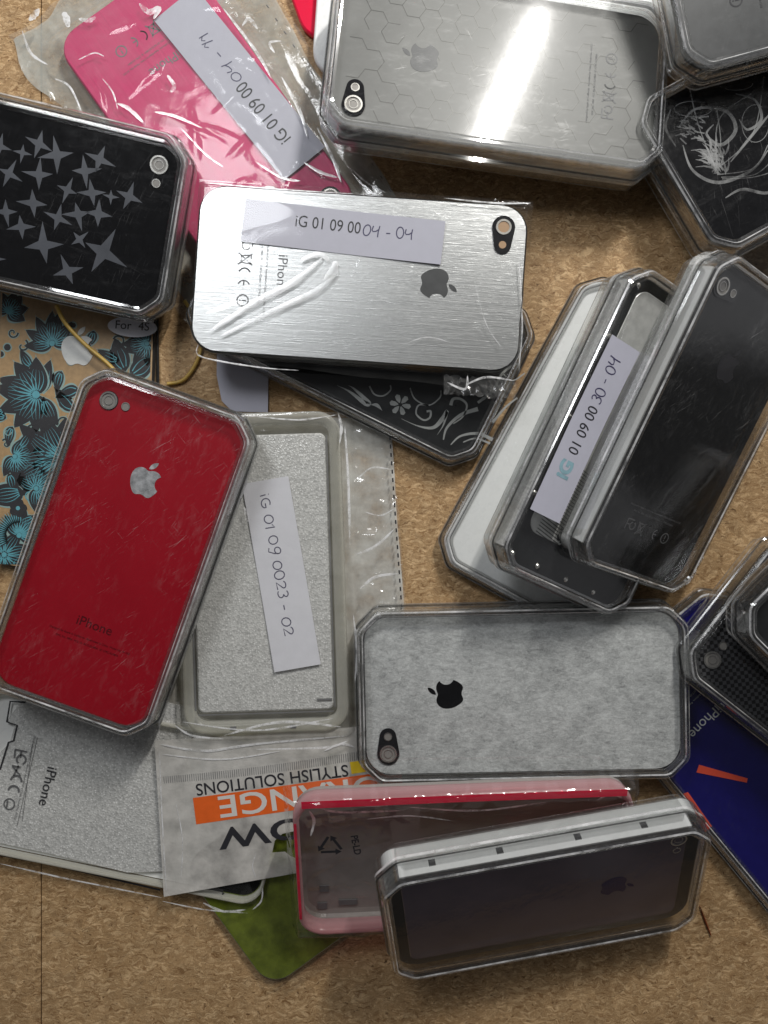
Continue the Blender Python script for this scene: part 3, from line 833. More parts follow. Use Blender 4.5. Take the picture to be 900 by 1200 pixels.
# --- flat swirl case under the silver cover
M = pose_px(422, 378, .03, .95, -26.3)
display_case(M, 'flat clear case over the black swirl cover', WIN[2], T=.95)
t = phone_cover(M, 'black cover with silver swirls and small flower', M_charc, zoff=.42, cam_style=None, T=.25)
MC = M @ Matrix.Translation((0, 0, .42)); bm = bmesh.new()
def Z(px, py): return on_plane(MC, 300+px*.2889, 420+py*.2889, .25)
def stroke(pts, w0, w1=None, mid=None):
    w1 = w0 if w1 is None else w1
    f = (lambda t: w0+(w1-w0)*t) if mid is None else (lambda t: (w0+(w1-w0)*t)*(1-ss(abs(t-.5)*2))+mid*ss(1-abs(t-.5)*2)+.01)
    ribbon(bm, [Z(*p) for p in spline(pts, 8)], f, 0)
for k in range(6):
    a = radians(60*k+12); c = (585, 188)
    q = [(c[0]+r*cos(a)+s_*sin(a), c[1]+r*sin(a)-s_*cos(a)) for r, s_ in ((8, -2), (22, -9), (38, -10), (44, 0), (38, 10), (22, 9), (8, 2))]
    poly(bm, [Z(*p) for p in q], .001)
stroke([(330, 110), (380, 135), (440, 180), (455, 178), (400, 125), (375, 110)], .06, .06, .12)
stroke([(460, 112), (480, 145), (515, 152), (545, 130), (545, 108)], .06, .05)
stroke([(465, 188), (490, 190), (512, 212)], .02, .02, .1)
stroke([(625, 120), (645, 165), (700, 190), (745, 160), (750, 130)], .05, .05)
stroke([(700, 190), (660, 190), (650, 225), (680, 250), (705, 240), (708, 215), (692, 215)], .05, .08)
stroke([(590, 245), (660, 275), (720, 280), (760, 240), (775, 215), (760, 270), (735, 310)], .02, .05, .12)
stroke([(760, 330), (775, 280), (830, 230), (900, 205)], .05, .16)
stroke([(790, 190), (800, 165), (830, 165), (855, 190), (840, 235), (800, 265)], .12, .04)
stroke([(790, 350), (830, 315), (900, 305), (960, 330)], .04, .14)
stroke([(840, 340), (890, 325), (950, 345)], .04, .08)
stroke([(900, 180), (960, 130), (1000, 60), (1060, 20)], .1, .08)
stroke([(1000, 60), (1040, 90), (1090, 60)], .05, .05); stroke([(960, 260), (1010, 200), (1060, 160)], .1, .05)
link('swirl_pattern', bm, M_swirl, t, M=Matrix.Translation((0, 0, .256)))

# --- floral cover at the left, in a flat case
M = pose_px(84, 486, .02, .55, 88.5)
t = phone_cover(M, 'tan cover with black and turquoise flowers and white emblem', M_tan, edge=M_dark, zoff=.02, cam_style=None, T=.3)
emblem(t, M_white, 2.6, -.05, .32, 0, 1.45)
MC = M @ Matrix.Translation((0, 0, .02)); bm = bmesh.new()
def F(px, py): return on_plane(MC, px/4, 340+py/4, .3)
def petal(x0, y0, ang, L, W, bend=.25, inner=True, lines=3, o=0.0):
    a = radians(ang); ca, sa = cos(a), sin(a)
    def q(t, s_):   # t along 0..1, s_ across
        bx, by = L*t, bend*L*t*t+s_
        return F(x0+bx*ca-by*sa, y0+bx*sa+by*ca)
    def outline(g_, t0=0.0, t1=1.0):
        ts = [t0+(t1-t0)*k/14 for k in range(15)]
        w = [(W/2+g_)*(sin(pi*min(1, t**.75))**.8 if 0 < t < 1 else 0)+(.5 if g_ > 0 else 0) for t in ts]
        return [q(t, w_) for t, w_ in zip(ts, w)]+[q(t, -w_) for t, w_ in list(zip(ts, w))[::-1]]
    poly(bm, outline(9, -.05, 1.07), 0+o, 2)
    poly(bm, outline(0), .003+o, 0)
    if inner:
        for k in range(lines):
            f_ = (k-(lines-1)/2)/(max(1, lines-1)/2) if lines > 1 else 0
            pts = [q(t, f_*W*.30*sin(pi*min(1, t*1.15))) for t in [.12+.09*j for j in range(7)]]
            ribbon(bm, pts, lambda t: .035*(1-t)+.005, .006+o, 1)
def flower(x, y, base, spread, n, L, W, core=28):
    for k in range(n):
        a = base+spread*(k/(n-1)-.5)
        petal(x, y, a, L*(1-.15*abs(k-(n-1)/2)/(n/2)), W, .18*(1 if k < n/2 else -1), True, 4, .0006*k)
    for k in range(9):
        a = radians(base+spread*.9*(k/8-.5)); poly(bm, [F(x+core*.12*sin(a), y-core*.12*cos(a)), F(x+core*1.5*cos(a), y+core*1.5*sin(a)), F(x-core*.12*sin(a), y+core*.12*cos(a))], .012, 1)
    poly(bm, [F(x+core*.6*cos(t_*.5), y+core*.6*sin(t_*.5)) for t_ in range(12)], .013, 1)
def curl(x, y, r, a0, turn, w=.07, mi=0):
    pts = [F(x+r*(1-t*.85)*cos(radians(a0+turn*t)), y+r*(1-t*.85)*sin(radians(a0+turn*t))) for t in [k/16 for k in range(17)]]
    ribbon(bm, pts, lambda t: w*2.0*(1-t*.4), .002, 2); ribbon(bm, pts, lambda t: w*(1-t*.4), .007, mi)
flower(170, 490, 180, 200, 7, 200, 95, 30)
petal(205, 480, -95, 150, 75, .3, True, 4); petal(205, 505, 80, 140, 80, -.3, True, 4)
flower(245, 250, -100, 190, 7, 150, 62, 22)
flower(40, 100, -60, 200, 6, 100, 60, 22)
petal(590, 380, -120, 160, 95, .2); petal(610, 400, -30, 160, 95, -.2); petal(640, 480, 10, 150, 80)
petal(350, 560, -150, 130, 60, .3, True, 2); petal(370, 470, 180, 110, 60, -.3, True, 2)
for a, L in ((205, 260), (185, 280), (165, 300), (150, 260), (232, 230), (260, 190)):
    petal(300, 790, a, L, 110, .22 if a > 190 else -.2, True, 5, .0007*(a % 5))
flower(90, 1150, -60, 150, 7, 130, 60, 20); flower(60, 1350, 20, 260, 8, 170, 75, 24)
petal(110, 940, 160, 190, 110, .2, True, 5, .002)
curl(165, 665, 42, 200, 420); curl(300, 525, 26, 90, 380); curl(105, 262, 32, 300, 300); curl(140, 960, 30, 20, 400, .04, 1); curl(35, 665, 20, 0, 300, .04, 2)
for x, y, r in ((35, 268, 16), (5, 300, 14), (345, 165, 12)): 
    poly(bm, [F(x+(r+6)*cos(k*.5), y+(r+6)*sin(k*.5)) for k in range(12)], .001, 2); poly(bm, [F(x+r*cos(k*.5), y+r*sin(k*.5)) for k in range(12)], .004, 0)
for k in range(5):
    a = radians(72*k); poly(bm, [F(85+24*cos(a)+20*cos(j*.5), 1022+24*sin(a)+20*sin(j*.5)) for j in range(12)], .010+.0002*k, 0)
poly(bm, [F(85+10*cos(j*.5), 1022+10*sin(j*.5)) for j in range(12)], .014, 1)
petal(420, 560, -60, 150, 85, .3, True, 4); petal(470, 620, -20, 170, 85, -.3, True, 4); flower(560, 600, -80, 220, 7, 150, 66, 22)
for x0, y0, a in ((20, 560, 150), (30, 600, 200), (60, 640, 120), (150, 360, -140), (330, 240, 60), (440, 190, 100), (90, 740, -40), (40, 860, 60), (230, 900, 80), (250, 980, 110), (160, 1060, 140), (210, 1140, 200), (300, 960, 60)):
    petal(x0, y0, a, 95, 48, .3 if a % 40 else -.3, True, 3, .0025)
for x, y, r, a in ((60, 200, 26, 0), (300, 620, 30, 160), (400, 640, 26, 40), (30, 720, 24, 220), (250, 640, 20, 90), (210, 1010, 30, 10), (140, 1080, 26, 60), (330, 330, 22, 0), (560, 240, 30, 200), (480, 300, 24, 100), (120, 330, 20, 100)):
    curl(x, y, r, a, 400, .06)
for k in range(40):      # fringes of short barbs
    a = radians(150+k*3.2); ribbon(bm, [F(90+60*cos(a), 1150+60*sin(a)), F(90+120*cos(a), 1150+120*sin(a))], lambda t: .05*(1-t)+.01, .0085, k % 2)
flower(330, 800, 200, 240, 8, 170, 80, 22); flower(70, 780, 30, 200, 7, 120, 60, 18); flower(170, 930, -30, 260, 8, 130, 62, 18); flower(20, 1240, 0, 300, 8, 150, 70, 20)
flower(690, 250, 170, 180, 6, 120, 60, 18); petal(560, 330, 190, 110, 55, .3, True, 3); petal(290, 380, 120, 100, 50, -.3, True, 3)
# keep only what lies on the cover
for v in list(bm.verts): pass
geom = bm.verts[:]+bm.edges[:]+bm.faces[:]
for co, no in (((5.62, 0, 0), (1, 0, 0)), ((-5.62, 0, 0), (-1, 0, 0)), ((0, 2.8, 0), (0, 1, 0)), ((0, -2.8, 0), (0, -1, 0))):
    geom = bm.verts[:]+bm.edges[:]+bm.faces[:]
    bmesh.ops.bisect_plane(bm, geom=geom, plane_co=co, plane_no=no, clear_outer=True)
link('flower_pattern', bm, [M_ink, M_teale, M_tealp], t, M=Matrix.Translation((0, 0, .303)))
s_ = thing('plastic_sleeve', M, 'glossy clear sleeve around the flowered cover', 'plastic bag')
film([(-30, 300), (184, 300), (188, 662), (-30, 668)], (M, 11.5, 5.86), .15, .42, M_film, s_, n=70, amp=.03, seed=4, fall=.3, edge_amp=.03)
bm = bmesh.new(); tube(bm, [tuple(Matrix(M).inverted() @ at(px, py, .12)) for px, py in ((184, 300), (185, 420), (187, 540), (188, 660))], .05); link('sealed_edge', bm, M_dark, s_)
st = thing('oval_sticker', pose_px(155, 383, .5, .01, -4), 'oval white sticker reading For 4S on the sleeve', 'sticker')
bm = bmesh.new(); disc(bm, 0, 0, .92, 0, ry=.38, n=40); link('sticker_paper', bm, M_paperw, st)
text('For  4S', st, M_ink, 0, -.1, .006, 0, width=1.25, align='CENTER')

# --- silver brushed cover, bare in its film bag
M = pose_px(421, 326, 1.95, .34, -3.9)
M_sil = M
t = phone_cover(M, 'brushed silver cover in film bag under printed slip', M_silver, edge=M_dark, zoff=0, cam_style='copper', logo_mat=M_grd)
small_print(t, CT+.008, M_greyink)
sl, w, h = slip(M, (288, 233), (522, 260), (519, 311), CT+.02, 'grey slip ending 04-04 on the brushed silver cover')
text('iG 01 09 00', sl, M_ink, w*.26, -h*.50, .012, 0, width=w*.325, asp=1.2)
handwriting('04 - 04', sl, w*.595, -h*.52, w*.26, .46, .012, rnd=1)
b = thing('plastic_bag', M, 'crinkled clear bag around the brushed silver cover', 'plastic bag')
film([(234, 210), (625, 236), (606, 462), (226, 418)], (M, 11.5, 5.86), 1.95, 2.42, M_film, b, n=150, amp=.018, seed=2, fall=.35, edge_amp=.05, stretch=(.3, .8), cr=.035)
bm = bmesh.new()
rr = random.Random(9)
rows = []
for i in range(26):          # crumpled foil-like fold at the lower right corner
    u = i/25; r = []
    for j in range(5):
        p = at(520+85*u, 440+u*6+j*5.5+rr.uniform(-2, 2), 2.02+rr.uniform(-.05, .10)); r.append(bm.verts.new(Matrix(M).inverted() @ p))
    rows.append(r)
for i in range(25):
    for j in range(4): bm.faces.new((rows[i][j], rows[i+1][j], rows[i+1][j+1], rows[i][j+1]))
link('folded_seal', bm, film_mat('folded_film', .05, bscale=3, bstr=.3), b)
def smooth_glare():  # whitish sheet that paints the glare along the pressed creases
    m, nt = new_mat('painted_crease_glare'); g = NT(nt)
    tr = g.n('ShaderNodeBsdfTransparent'); df = g.n('ShaderNodeBsdfDiffuse'); df.inputs[0].default_value = (.97, .97, .97, 1)
    gl = g.n('ShaderNodeBsdfGlossy'); gl.inputs['Roughness'].default_value = .35
    g.out(g.mixs(g.ramp(g.noise(g.coord(), .9, 2), [(.35, .30), (.6, .68)]), tr.outputs[0], g.mixs(.5, df.outputs[0], gl.outputs[0]))); return m
glare_streaks([([(397, 318), (372, 340), (330, 360), (258, 394)], .11), ([(352, 305), (374, 298), (386, 306)], .10), ([(394, 306), (390, 318), (380, 328)], .15), ([(378, 302), (345, 330), (300, 354), (246, 388)], .13)], 2.435, b, mat=smooth_glare(), rough=.0)
glare_streaks([([(232, 404), (236, 418), (300, 430), (350, 434)], .025), ([(240, 214), (330, 222), (430, 228)], .02), ([(520, 232), (580, 238), (622, 238)], .03), ([(608, 300), (612, 380), (608, 430)], .02),
       ([(524, 448), (545, 456), (548, 440)], .05), ([(548, 450), (570, 442), (602, 446)], .04), ([(470, 405), (500, 395), (530, 402)], .012), ([(556, 330), (570, 380), (590, 410)], .010)], 2.46, b)

# --- pink brushed cover in its bag
M = pose_px(243, 144, .3, .34, -54.5)
t = phone_cover(M, 'brushed pink cover in film bag', M_pink, edge=M_pink, zoff=0, cam_style='oval', logo_mat=None)
small_print(t, CT+.008, M_greyink)
sl, w, h = slip(M, (333, 212), (181, 25), (237, -4), CT+.05, 'grey slip ending 04-11 on the pink cover')
text('iG 01 09 00', sl, M_ink, w*.14, -h*.62, .012, 0, width=w*.36, asp=1.2)
handwriting('04 - yy', sl, w*.51, -h*.64, w*.30, .46, .012, rnd=2)
b = thing('plastic_bag', M, 'cloudy crumpled bag around the pink cover', 'plastic bag')
film([(10, 42), (250, -130), (478, 250), (240, 400)], (M, 11.5, 5.86), .15, .82, M_filmp, b, n=150, amp=.04, seed=5, fall=.9, edge_amp=.5, stretch=(.35, .8), cr=.08, ncr=40)
film([(16, 46), (250, -120), (474, 250), (240, 395)], (M, 11.5, 5.86), .05, .05, M_backp, b, name='back_sheet', n=60, amp=.04, seed=6, edge_amp=.5, ncr=0)
Mi = Matrix(M).inverted(); bm = bmesh.new()
a_, b_ = at(312, 5, .7), at(466, 236, .7)
for k in range(30):
    p, q = a_.lerp(b_, k/30+.004), a_.lerp(b_, k/30+.018)
    if k % 2 == 0: bm = bmesh.new(); wire(bm, [tuple(Mi @ p), tuple(Mi @ q)], .022); link('perforation', bm, M_greyink, b)
bm = bmesh.new(); rows = []
for i in range(41):
    u = i/40; r = []
    for j in range(9):
        v = j/8; p = at(250+v*62+u*154, -5+v*4+u*235, .5+.10*sin(v*6+u*3)+.08*noise.noise(Vector((u*6, v*2, 1)))); r.append(bm.verts.new(Mi @ p))
    rows.append(r)
for i in range(40):
    for j in range(8): bm.faces.new((rows[i][j], rows[i+1][j], rows[i+1][j+1], rows[i][j+1]))
link('side_fold', bm, M_filmh, b, smooth=True)

glare_streaks([([(137, 121), (152, 128), (171, 147)], .07), ([(181, 131), (205, 136), (237, 150)], .05), ([(163, 4), (174, 14), (186, 10), (180, 22)], .11), ([(196, 88), (204, 100), (200, 108)], .08),
       ([(34, 24), (40, 18), (46, 10)], .12), ([(74, 14), (78, 22), (80, 32)], .13), ([(92, 22), (104, 24), (112, 20)], .09), ([(26, 36), (36, 62), (56, 76)], .05), ([(64, 92), (82, 102), (96, 132)], .04),
       ([(120, 92), (132, 108), (138, 128)], .03), ([(92, 70), (110, 62), (122, 66)], .03), ([(212, 150), (240, 180), (262, 196)], .035), ([(300, 190), (330, 208), (352, 212)], .05), ([(356, 190), (376, 202), (396, 208)], .06),
       ([(262, 10), (300, 60), (318, 92)], .05), ([(330, 90), (352, 132), (360, 160)], .06), ([(372, 150), (390, 186), (400, 214)], .05), ([(284, 30), (292, 22), (302, 34)], .07), ([(322, 62), (316, 50), (330, 48)], .05), ([(410, 196), (430, 214), (452, 226)], .03)], .86, b)

# --- bits behind the hex case
M = pose_px(553, 8, .25, .4, 176, 0, -2.0)
phone_cover(M, 'white cover peeking out under the honeycomb case', M_white, edge=M_white, zoff=0, cam_style=None, name='phone_cover')
M = pose_px(386, -150, .0, .4, 110)
phone_cover(M, 'shiny red shell at the top edge', M_redt, edge=M_redt, zoff=0, cam_style=None)
M = pose_px(700, -85, .1, .4, 90)
phone_cover(M, 'white cover edge above the honeycomb case', M_white, edge=M_white, zoff=0, cam_style=None)

# --- white tag under silver bag
bm = bmesh.new(); q = [at(*p, .1) for p in ((256, 300), (316, 300), (314, 483), (272, 482), (260, 470), (254, 440))]
prism(bm, [(p.x, p.y) for p in q], .08, .12)
meta(link('paper_tag', bm, M_paper), 'lilac grey paper tag under the silver cover', 'paper tag')

# --- big bag with foam and clear soft cover, milky header
M = pose_px(306, 672, .18, .7, 91.8)
M_bag = M; Mi = Matrix(M).inverted()
b = thing('header_bag', M, 'large clear bag with orange header print and dashed right edge', 'plastic bag')
film([(165, 484), (457, 487), (492, 905), (182, 872)], (M, 11.9, 6.2), .25, 1.0, M_filmh, b, n=170, amp=.10, seed=8, fall=.6, edge_amp=.06, stretch=(1.2, .5))
film([(168, 488), (457, 490), (488, 905), (184, 870)], (M, 11.9, 6.2), .06, .06, M_back, b, name='back_sheet', n=60, amp=.03, seed=31, edge_amp=.05, ncr=0)
f_ = thing('foam_pad', M, 'sparkling white foam pad inside the clear soft cover', 'foam sheet', scale=1.0)
bm = bmesh.new(); loft(bm, [rrect(10.2, 5.0, .25, d, z) for d, z in ((.03, .1), (0, .2), (0, .5), (.06, .55))], False, 0, 0, 0); link('foam', bm, M_foam, f_)
c_ = thing('soft_cover', M, 'clear soft phone cover inside the header bag', 'phone cover', 'phone back covers')
bm = bmesh.new()
loft(bm, [rrect(11.8, 6.1, .9, d, z) for d, z in ((.1, 0), (0, .1), (-.02, .45), (.05, .62), (.18, .66), (.32, .60), (.42, .56), (.42, .08))], False, 0, 0, None)
link('cover_rim', bm, M_tpu, c_, smooth=True)
bm = bmesh.new(); ribbon(bm, [(x, 2.58) for x in (-5, 0, 5)], .06, .6); ribbon(bm, [(x, -2.55) for x in (-5, 0, 5)], .04, .62); ribbon(bm, [(-5.15, y) for y in (-2.5, 0, 2.5)], .05, .6)
for x, y in ((-5.72, 1.1), (-5.72, -1.1)): prism(bm, [(x, y), (x+.12, y), (x+.12, y+.22), (x, y+.22)], .6, .68)
prism(bm, [(-4.75, -1.9), (-4.68, -1.9), (-4.68, -2.45), (-4.75, -2.45)], .56, .6)
link('moulded_mark', bm, M_greyink, c_)
sl, w, h = slip(M, (338, 558), (376, 778), (322, 788), .60, 'white slip handwritten 0023-02 on the foam', M_paperw)
handwriting('iG 01 09 0023 - 02', sl, w*.07, -h*.66, w*.76, .44, .012, rnd=4)
bm = bmesh.new()
a_, b_ = at(456, 500, .42), at(471, 716, .42)
for k in range(22):
    p, q = a_.lerp(b_, k/22+.006), a_.lerp(b_, k/22+.028); bm = bmesh.new(); wire(bm, [tuple(Mi @ p), tuple(Mi @ q)], .028); link('perforation', bm, M_ink, b)
a_, b_ = at(184, 880, .62), at(194, 1045, .62)
for k in range(16):
    p, q = a_.lerp(b_, k/16+.006), a_.lerp(b_, k/16+.028); bm = bmesh.new(); wire(bm, [tuple(Mi @ p), tuple(Mi @ q)], .018); link('perforation', bm, M_ink, b)
glare_streaks([([(186, 862), (190, 800), (200, 740)], .06), ([(205, 850), (225, 862), (262, 866)], .04), ([(262, 862), (330, 846), (400, 852)], .05), ([(408, 868), (380, 876), (300, 878)], .04), ([(214, 846), (300, 856), (390, 842)], .035),
       ([(404, 500), (408, 560), (410, 640)], .05), ([(396, 484), (400, 500), (398, 520)], .05), ([(416, 650), (440, 640), (462, 620)], .05), ([(420, 560), (436, 548), (458, 550)], .03), ([(422, 690), (440, 676), (468, 672)], .05),
       ([(300, 488), (350, 492), (395, 486)], .03), ([(230, 490), (260, 486), (300, 488)], .03), ([(414, 720), (418, 760), (416, 800)], .04), ([(428, 600), (446, 604), (462, 596)], .025), ([(286, 594), (289, 604), (290, 612)], .06)], 1.06, b)
# header panel with its hanging slot
ZH = .68
hdr = bpy.data.objects.new('header_panel', None)
cu = bpy.data.curves.new('h', 'CURVE'); cu.dimensions = '2D'; cu.fill_mode = 'BOTH'
def curve_poly(pts):
    s = cu.splines.new('POLY'); s.points.add(len(pts)-1); s.use_cyclic_u = True
    for i, p in enumerate(pts):
        a = at(*p, ZH); s.points[i].co = (a.x, a.y, 0, 1)
curve_poly([(181, 868), (300, 861), (440, 850), (492, 905), (492, 1000), (360, 1021), (275, 1036), (192, 1051)])
curve_poly([(322, 985), (331, 977), (400, 962), (455, 955), (460, 985), (380, 1000), (356, 1000), (348, 1006), (340, 1003), (334, 998), (319, 999)])
o = bpy.data.objects.new('h', cu); C.objects.link(o); bpy.context.view_layer.update()
me = bpy.data.meshes.new_from_object(o.evaluated_get(bpy.context.evaluated_depsgraph_get())); bpy.data.objects.remove(o)
me.materials.clear(); me.materials.append(M_hdr); me.name = 'header_panel'
hd = bpy.data.objects.new('header_panel', me); C.objects.link(hd); hd.parent = b
hd.matrix_local = Mi @ Matrix.Translation((0, 0, ZH))
def hpos(px, py, dz): return Vector((at(px, py, ZH).x, at(px, py, ZH).y, dz))
bm = bmesh.new()
poly(bm, [hpos(*p, 0)[:2] for p in ((226, 935), (330, 921), (470, 902), (474, 932), (340, 950), (230, 966))], .006)
link('orange_band', bm, M_bagor, hd)
bm = bmesh.new(); poly(bm, [hpos(*p, 0)[:2] for p in ((410, 893), (470, 885), (471, 898), (412, 907))], .006); link('yellow_block', bm, M_bagye, hd)
def htext(s, pa, pb, ysc, mat, dz, name='lettering', bold=0):
    a, c = hpos(*pa, 0), hpos(*pb, 0); d = c-a
    return text(s, hd, mat, a.x, a.y, dz, math.degrees(math.atan2(d.y, d.x)), width=d.length, ysc=ysc, bold=bold)
htext('STYLISH SOLUTIONS', (407, 896), (229, 919), .62, M_ink, .012, bold=.008)
htext('ORANGE', (448, 908), (255, 934), 1.12, M_bagwh, .012, bold=.012)
htext('YELLOW', (478, 940), (254, 972), 1.08, M_ink, .012, bold=.02)
bm = bmesh.new()
for k in range(92):
    u = k/91; p = hpos(192+u*228, 910-u*30+3*sin(u*3), 0); q = hpos(192.6+u*228, 918-u*28+3*sin(u*3), 0)
    ribbon(bm, [p[:2], q[:2]], .022, .008)
link('zip_ridges', bm, M_greyink, hd)
glare_streaks([([(186, 872), (240, 880), (300, 872), (410, 862)], .05), ([(190, 884), (260, 890), (330, 880)], .03), ([(187, 880), (190, 960), (195, 1044)], .025), ([(206, 940), (214, 985), (212, 1030)], .02), ([(300, 1000), (296, 1015), (300, 1028)], .02), ([(380, 880), (400, 872), (416, 876)], .05)], .71, b)

# --- foam and frosted cover lower left
M = pose_px(144, 934, .05, .45, -11.5)
Mi = Matrix(M).inverted()
c_ = thing('frosted_cover', M, 'foam-backed clear cover with black lettering, lower left', 'phone cover', 'phone back covers')
bm = bmesh.new()
def L_(px, py, z=.3): return on_plane(M, px, py, z)
prism(bm, rrect(11.5, 5.9, .8, .1, 0)and [(p[0], p[1]) for p in rrect(11.5, 5.9, .8, .12, 0)], .02, .2)
link('white_plate', bm, M_white, c_)
bm = bmesh.new()
fo = [L_(*p) for p in ((8, 845), (30, 815), (60, 800), (230, 830), (200, 1020), (150, 1022), (60, 1000), (-10, 985), (-10, 900), (2, 880), (12, 870), (18, 850))]
prism(bm, fo, .2, .34)
link('foam', bm, M_foam, c_)
bm = bmesh.new()
prof = [(.02, 0), (0, .1), (0, .5), (.05, .55), (.12, .5), (.14, .2)]
loft(bm, [rrect(11.6, 6.0, .85, d, z) for d, z in prof], False, 0, None, None)
link('clear_rim', bm, M_tpu, c_, smooth=True)
bm = bmesh.new()
for pts in ([(30, 823), (12, 822), (8, 846), (20, 850), (16, 868), (10, 870), (0, 902)], [(0, 1002), (60, 1013), (188, 1043)]):
    ribbon(bm, [L_(*p, .36) for p in pts], .07, .36)
ribbon(bm, [L_(*p, .36) for p in [(232, 1042), (236, 1049), (258, 1053), (262, 1046)]], .07, .36)
poly(bm, [L_(*p, .3) for p in ((226, 1036), (262, 1044), (258, 1052), (238, 1049))], .21)
link('black_outline', bm, M_ink, c_)
x, y = L_(56, 898, .36)
text('iPhone', c_, M_ink, x, y, .37, -90-11+9, width=1.45)
bm = bmesh.new(); 
for k in (0, 1): ribbon(bm, [L_(44-k*6, 864+k*8, .36), L_(20+k*6, 968-k*6, .36)], .018, .365)
link('fine_print_rule', bm, M_greyink, c_)
x, y = L_(40, 862, .36); text(FINE[0], c_, M_greyink, x, y, .37, -92, width=3.2, name='fine_print')
bm = bmesh.new()
def arcm(px, py, r, a0, a1, w=.07):
    cx, cy = L_(px, py, .36); ribbon(bm, [(cx+r*cos(radians(a0+(a1-a0)*k/12)), cy+r*sin(radians(a0+(a1-a0)*k/12))) for k in range(13)], w, .37)
arcm(11, 942, .2, 0, 360, .045); arcm(19, 915, .2, 0, 180); arcm(16, 927, .2, 0, 180); arcm(25, 890, .17, -60, 240)
for p, q in (((18, 878), (32, 881)), ((18, 878), (17, 888)), ((25, 880), (24, 888)), ((22, 897), (16, 909)), ((15, 898), (24, 909)), ((14, 897), (24, 899)), ((9, 938), (8, 946))):
    ribbon(bm, [L_(*p, .36), L_(*q, .36)], .06, .37)
link('approval_marks', bm, M_greyink, c_)
b = thing('plastic_bag', M, 'clear bag around the foam-backed cover, lower left', 'plastic bag')
film([(-60, 790), (215, 830), (312, 1068), (-60, 1005)], (M, 11.6, 6.0), .03, .58, M_film, b, n=130, amp=.06, seed=12, fall=.35, edge_amp=.05, stretch=(1, 1.4))

glare_streaks([([(0, 1012), (80, 1030), (190, 1052)], .03), ([(190, 1056), (240, 1066), (290, 1070)], .025), ([(238, 1058), (262, 1068), (288, 1066)], .05), ([(296, 1066), (306, 1056), (308, 1040)], .03)], .60, b)
# --- green cover
M = pose_px(408, 982, .0, .3, 36)
t = phone_cover(M, 'mossy green cover poking out at the bottom', M_green, edge=M_greenedge, zoff=0, cam_style=None, T=.25)
b = thing('plastic_bag', M, 'clear bag around the green cover', 'plastic bag')
film([(250, 1078), (330, 1172), (600, 975), (480, 830)], (M, 11.5, 5.86), .02, .32, M_film, b, n=90, amp=.03, seed=21, fall=.35, edge_amp=.1)

# --- pink rimmed clear bumper in its bag
M = pose(2.72, -12.0, 1.4, 0.5, 21, 2.5)
Mi = Matrix(M).inverted()
c_ = thing('soft_cover', M, 'clear cover with pink red rim in a bag', 'phone cover', 'phone back covers', scale=.98)
bm = bmesh.new()
loft(bm, [rrect(11.8, 6.1, .9, d, z) for d, z in ((.25, 0), (.06, .05), (0, .15), (0, .3))], False, 0, 0, None)
link('back_shell', bm, M_tpug, c_, smooth=False)
bm = bmesh.new()
loft(bm, [rrect(11.86, 6.16, .92, d, z) for d, z in ((0, .30), (-.03, .6), (0, .88), (.1, .92), (.2, .86), (.16, .32))], True, 0)
link('rim', bm, M_pinkt, c_, smooth=True)
bm = bmesh.new()
ribbon(bm, [(x, 3.0-abs(x)*.004) for x in [-5.6+k*.56 for k in range(21)]], .30, .95)
ribbon(bm, [(-5.86, y) for y in (-2.2, -1, 0, 1, 2.2)], .10, .95)
link('red_stripe', bm, M_redt, c_)
bm = bmesh.new()
for x, y, w_, h_ in ((-5.2, -1.9, .35, .3), (-4.5, -2.6, .7, .25), (-5.3, -2.75, .35, .3)):
    bm = bmesh.new(); prism(bm, [(x, y), (x+w_, y), (x+w_, y+h_), (x, y+h_)], .02, .05); link('slot', bm, M_greyink, c_)

b = thing('plastic_bag', M, 'crinkled clear bag with recycling mark around the pink rimmed cover', 'plastic bag')
bm = bmesh.new(); n = 120; rows = []; CSB = crease_set(77, 34, 12, 6)
for j in range(61):
    r = []
    for i in range(n+1):
        x, y = -6.15+12.3*i/n, -3.3+6.6*j/60
        z = .99+.10*max(0, ridged((x*.9, y*1.4), .8, 3)**3)+.04*noise.noise(Vector((x*3, y*3, 2)))
        z += .06*crease(CSB, x, y)
        d = max(abs(x)-5.8, abs(y)-2.95, 0); z -= 1.2*ss(d/.4)*.8
        z -= .35*ss(min(5.6-abs(x), 2.6-abs(y))/1.0)*(x*0+1) if min(5.6-abs(x), 2.6-abs(y)) > 0 else 0
        r.append(bm.verts.new((x+.05*noise.noise(Vector((x, y, 5))), y+.06*noise.noise(Vector((x*2, y, 8))), z)))
    rows.append(r)
for j in range(60):
    for i in range(n): bm.faces.new((rows[j][i], rows[j][i+1], rows[j+1][i+1], rows[j+1][i]))
link('film', bm, M_film, b, smooth=True)
glare_streaks([([(366, 934), (440, 944), (520, 930)], .05), ([(520, 932), (600, 924), (700, 926)], .045), ([(372, 946), (400, 952), (470, 950)], .04), ([(640, 926), (690, 932), (738, 924)], .05), ([(480, 946), (560, 950), (640, 940)], .035),
       ([(700, 938), (716, 930), (736, 938)], .05), ([(362, 950), (368, 962), (364, 980)], .05), ([(430, 960), (480, 956), (530, 962)], .025)], 2.75, b)
bm = bmesh.new()
cx, cy = on_plane(M, 387, 990, .8)
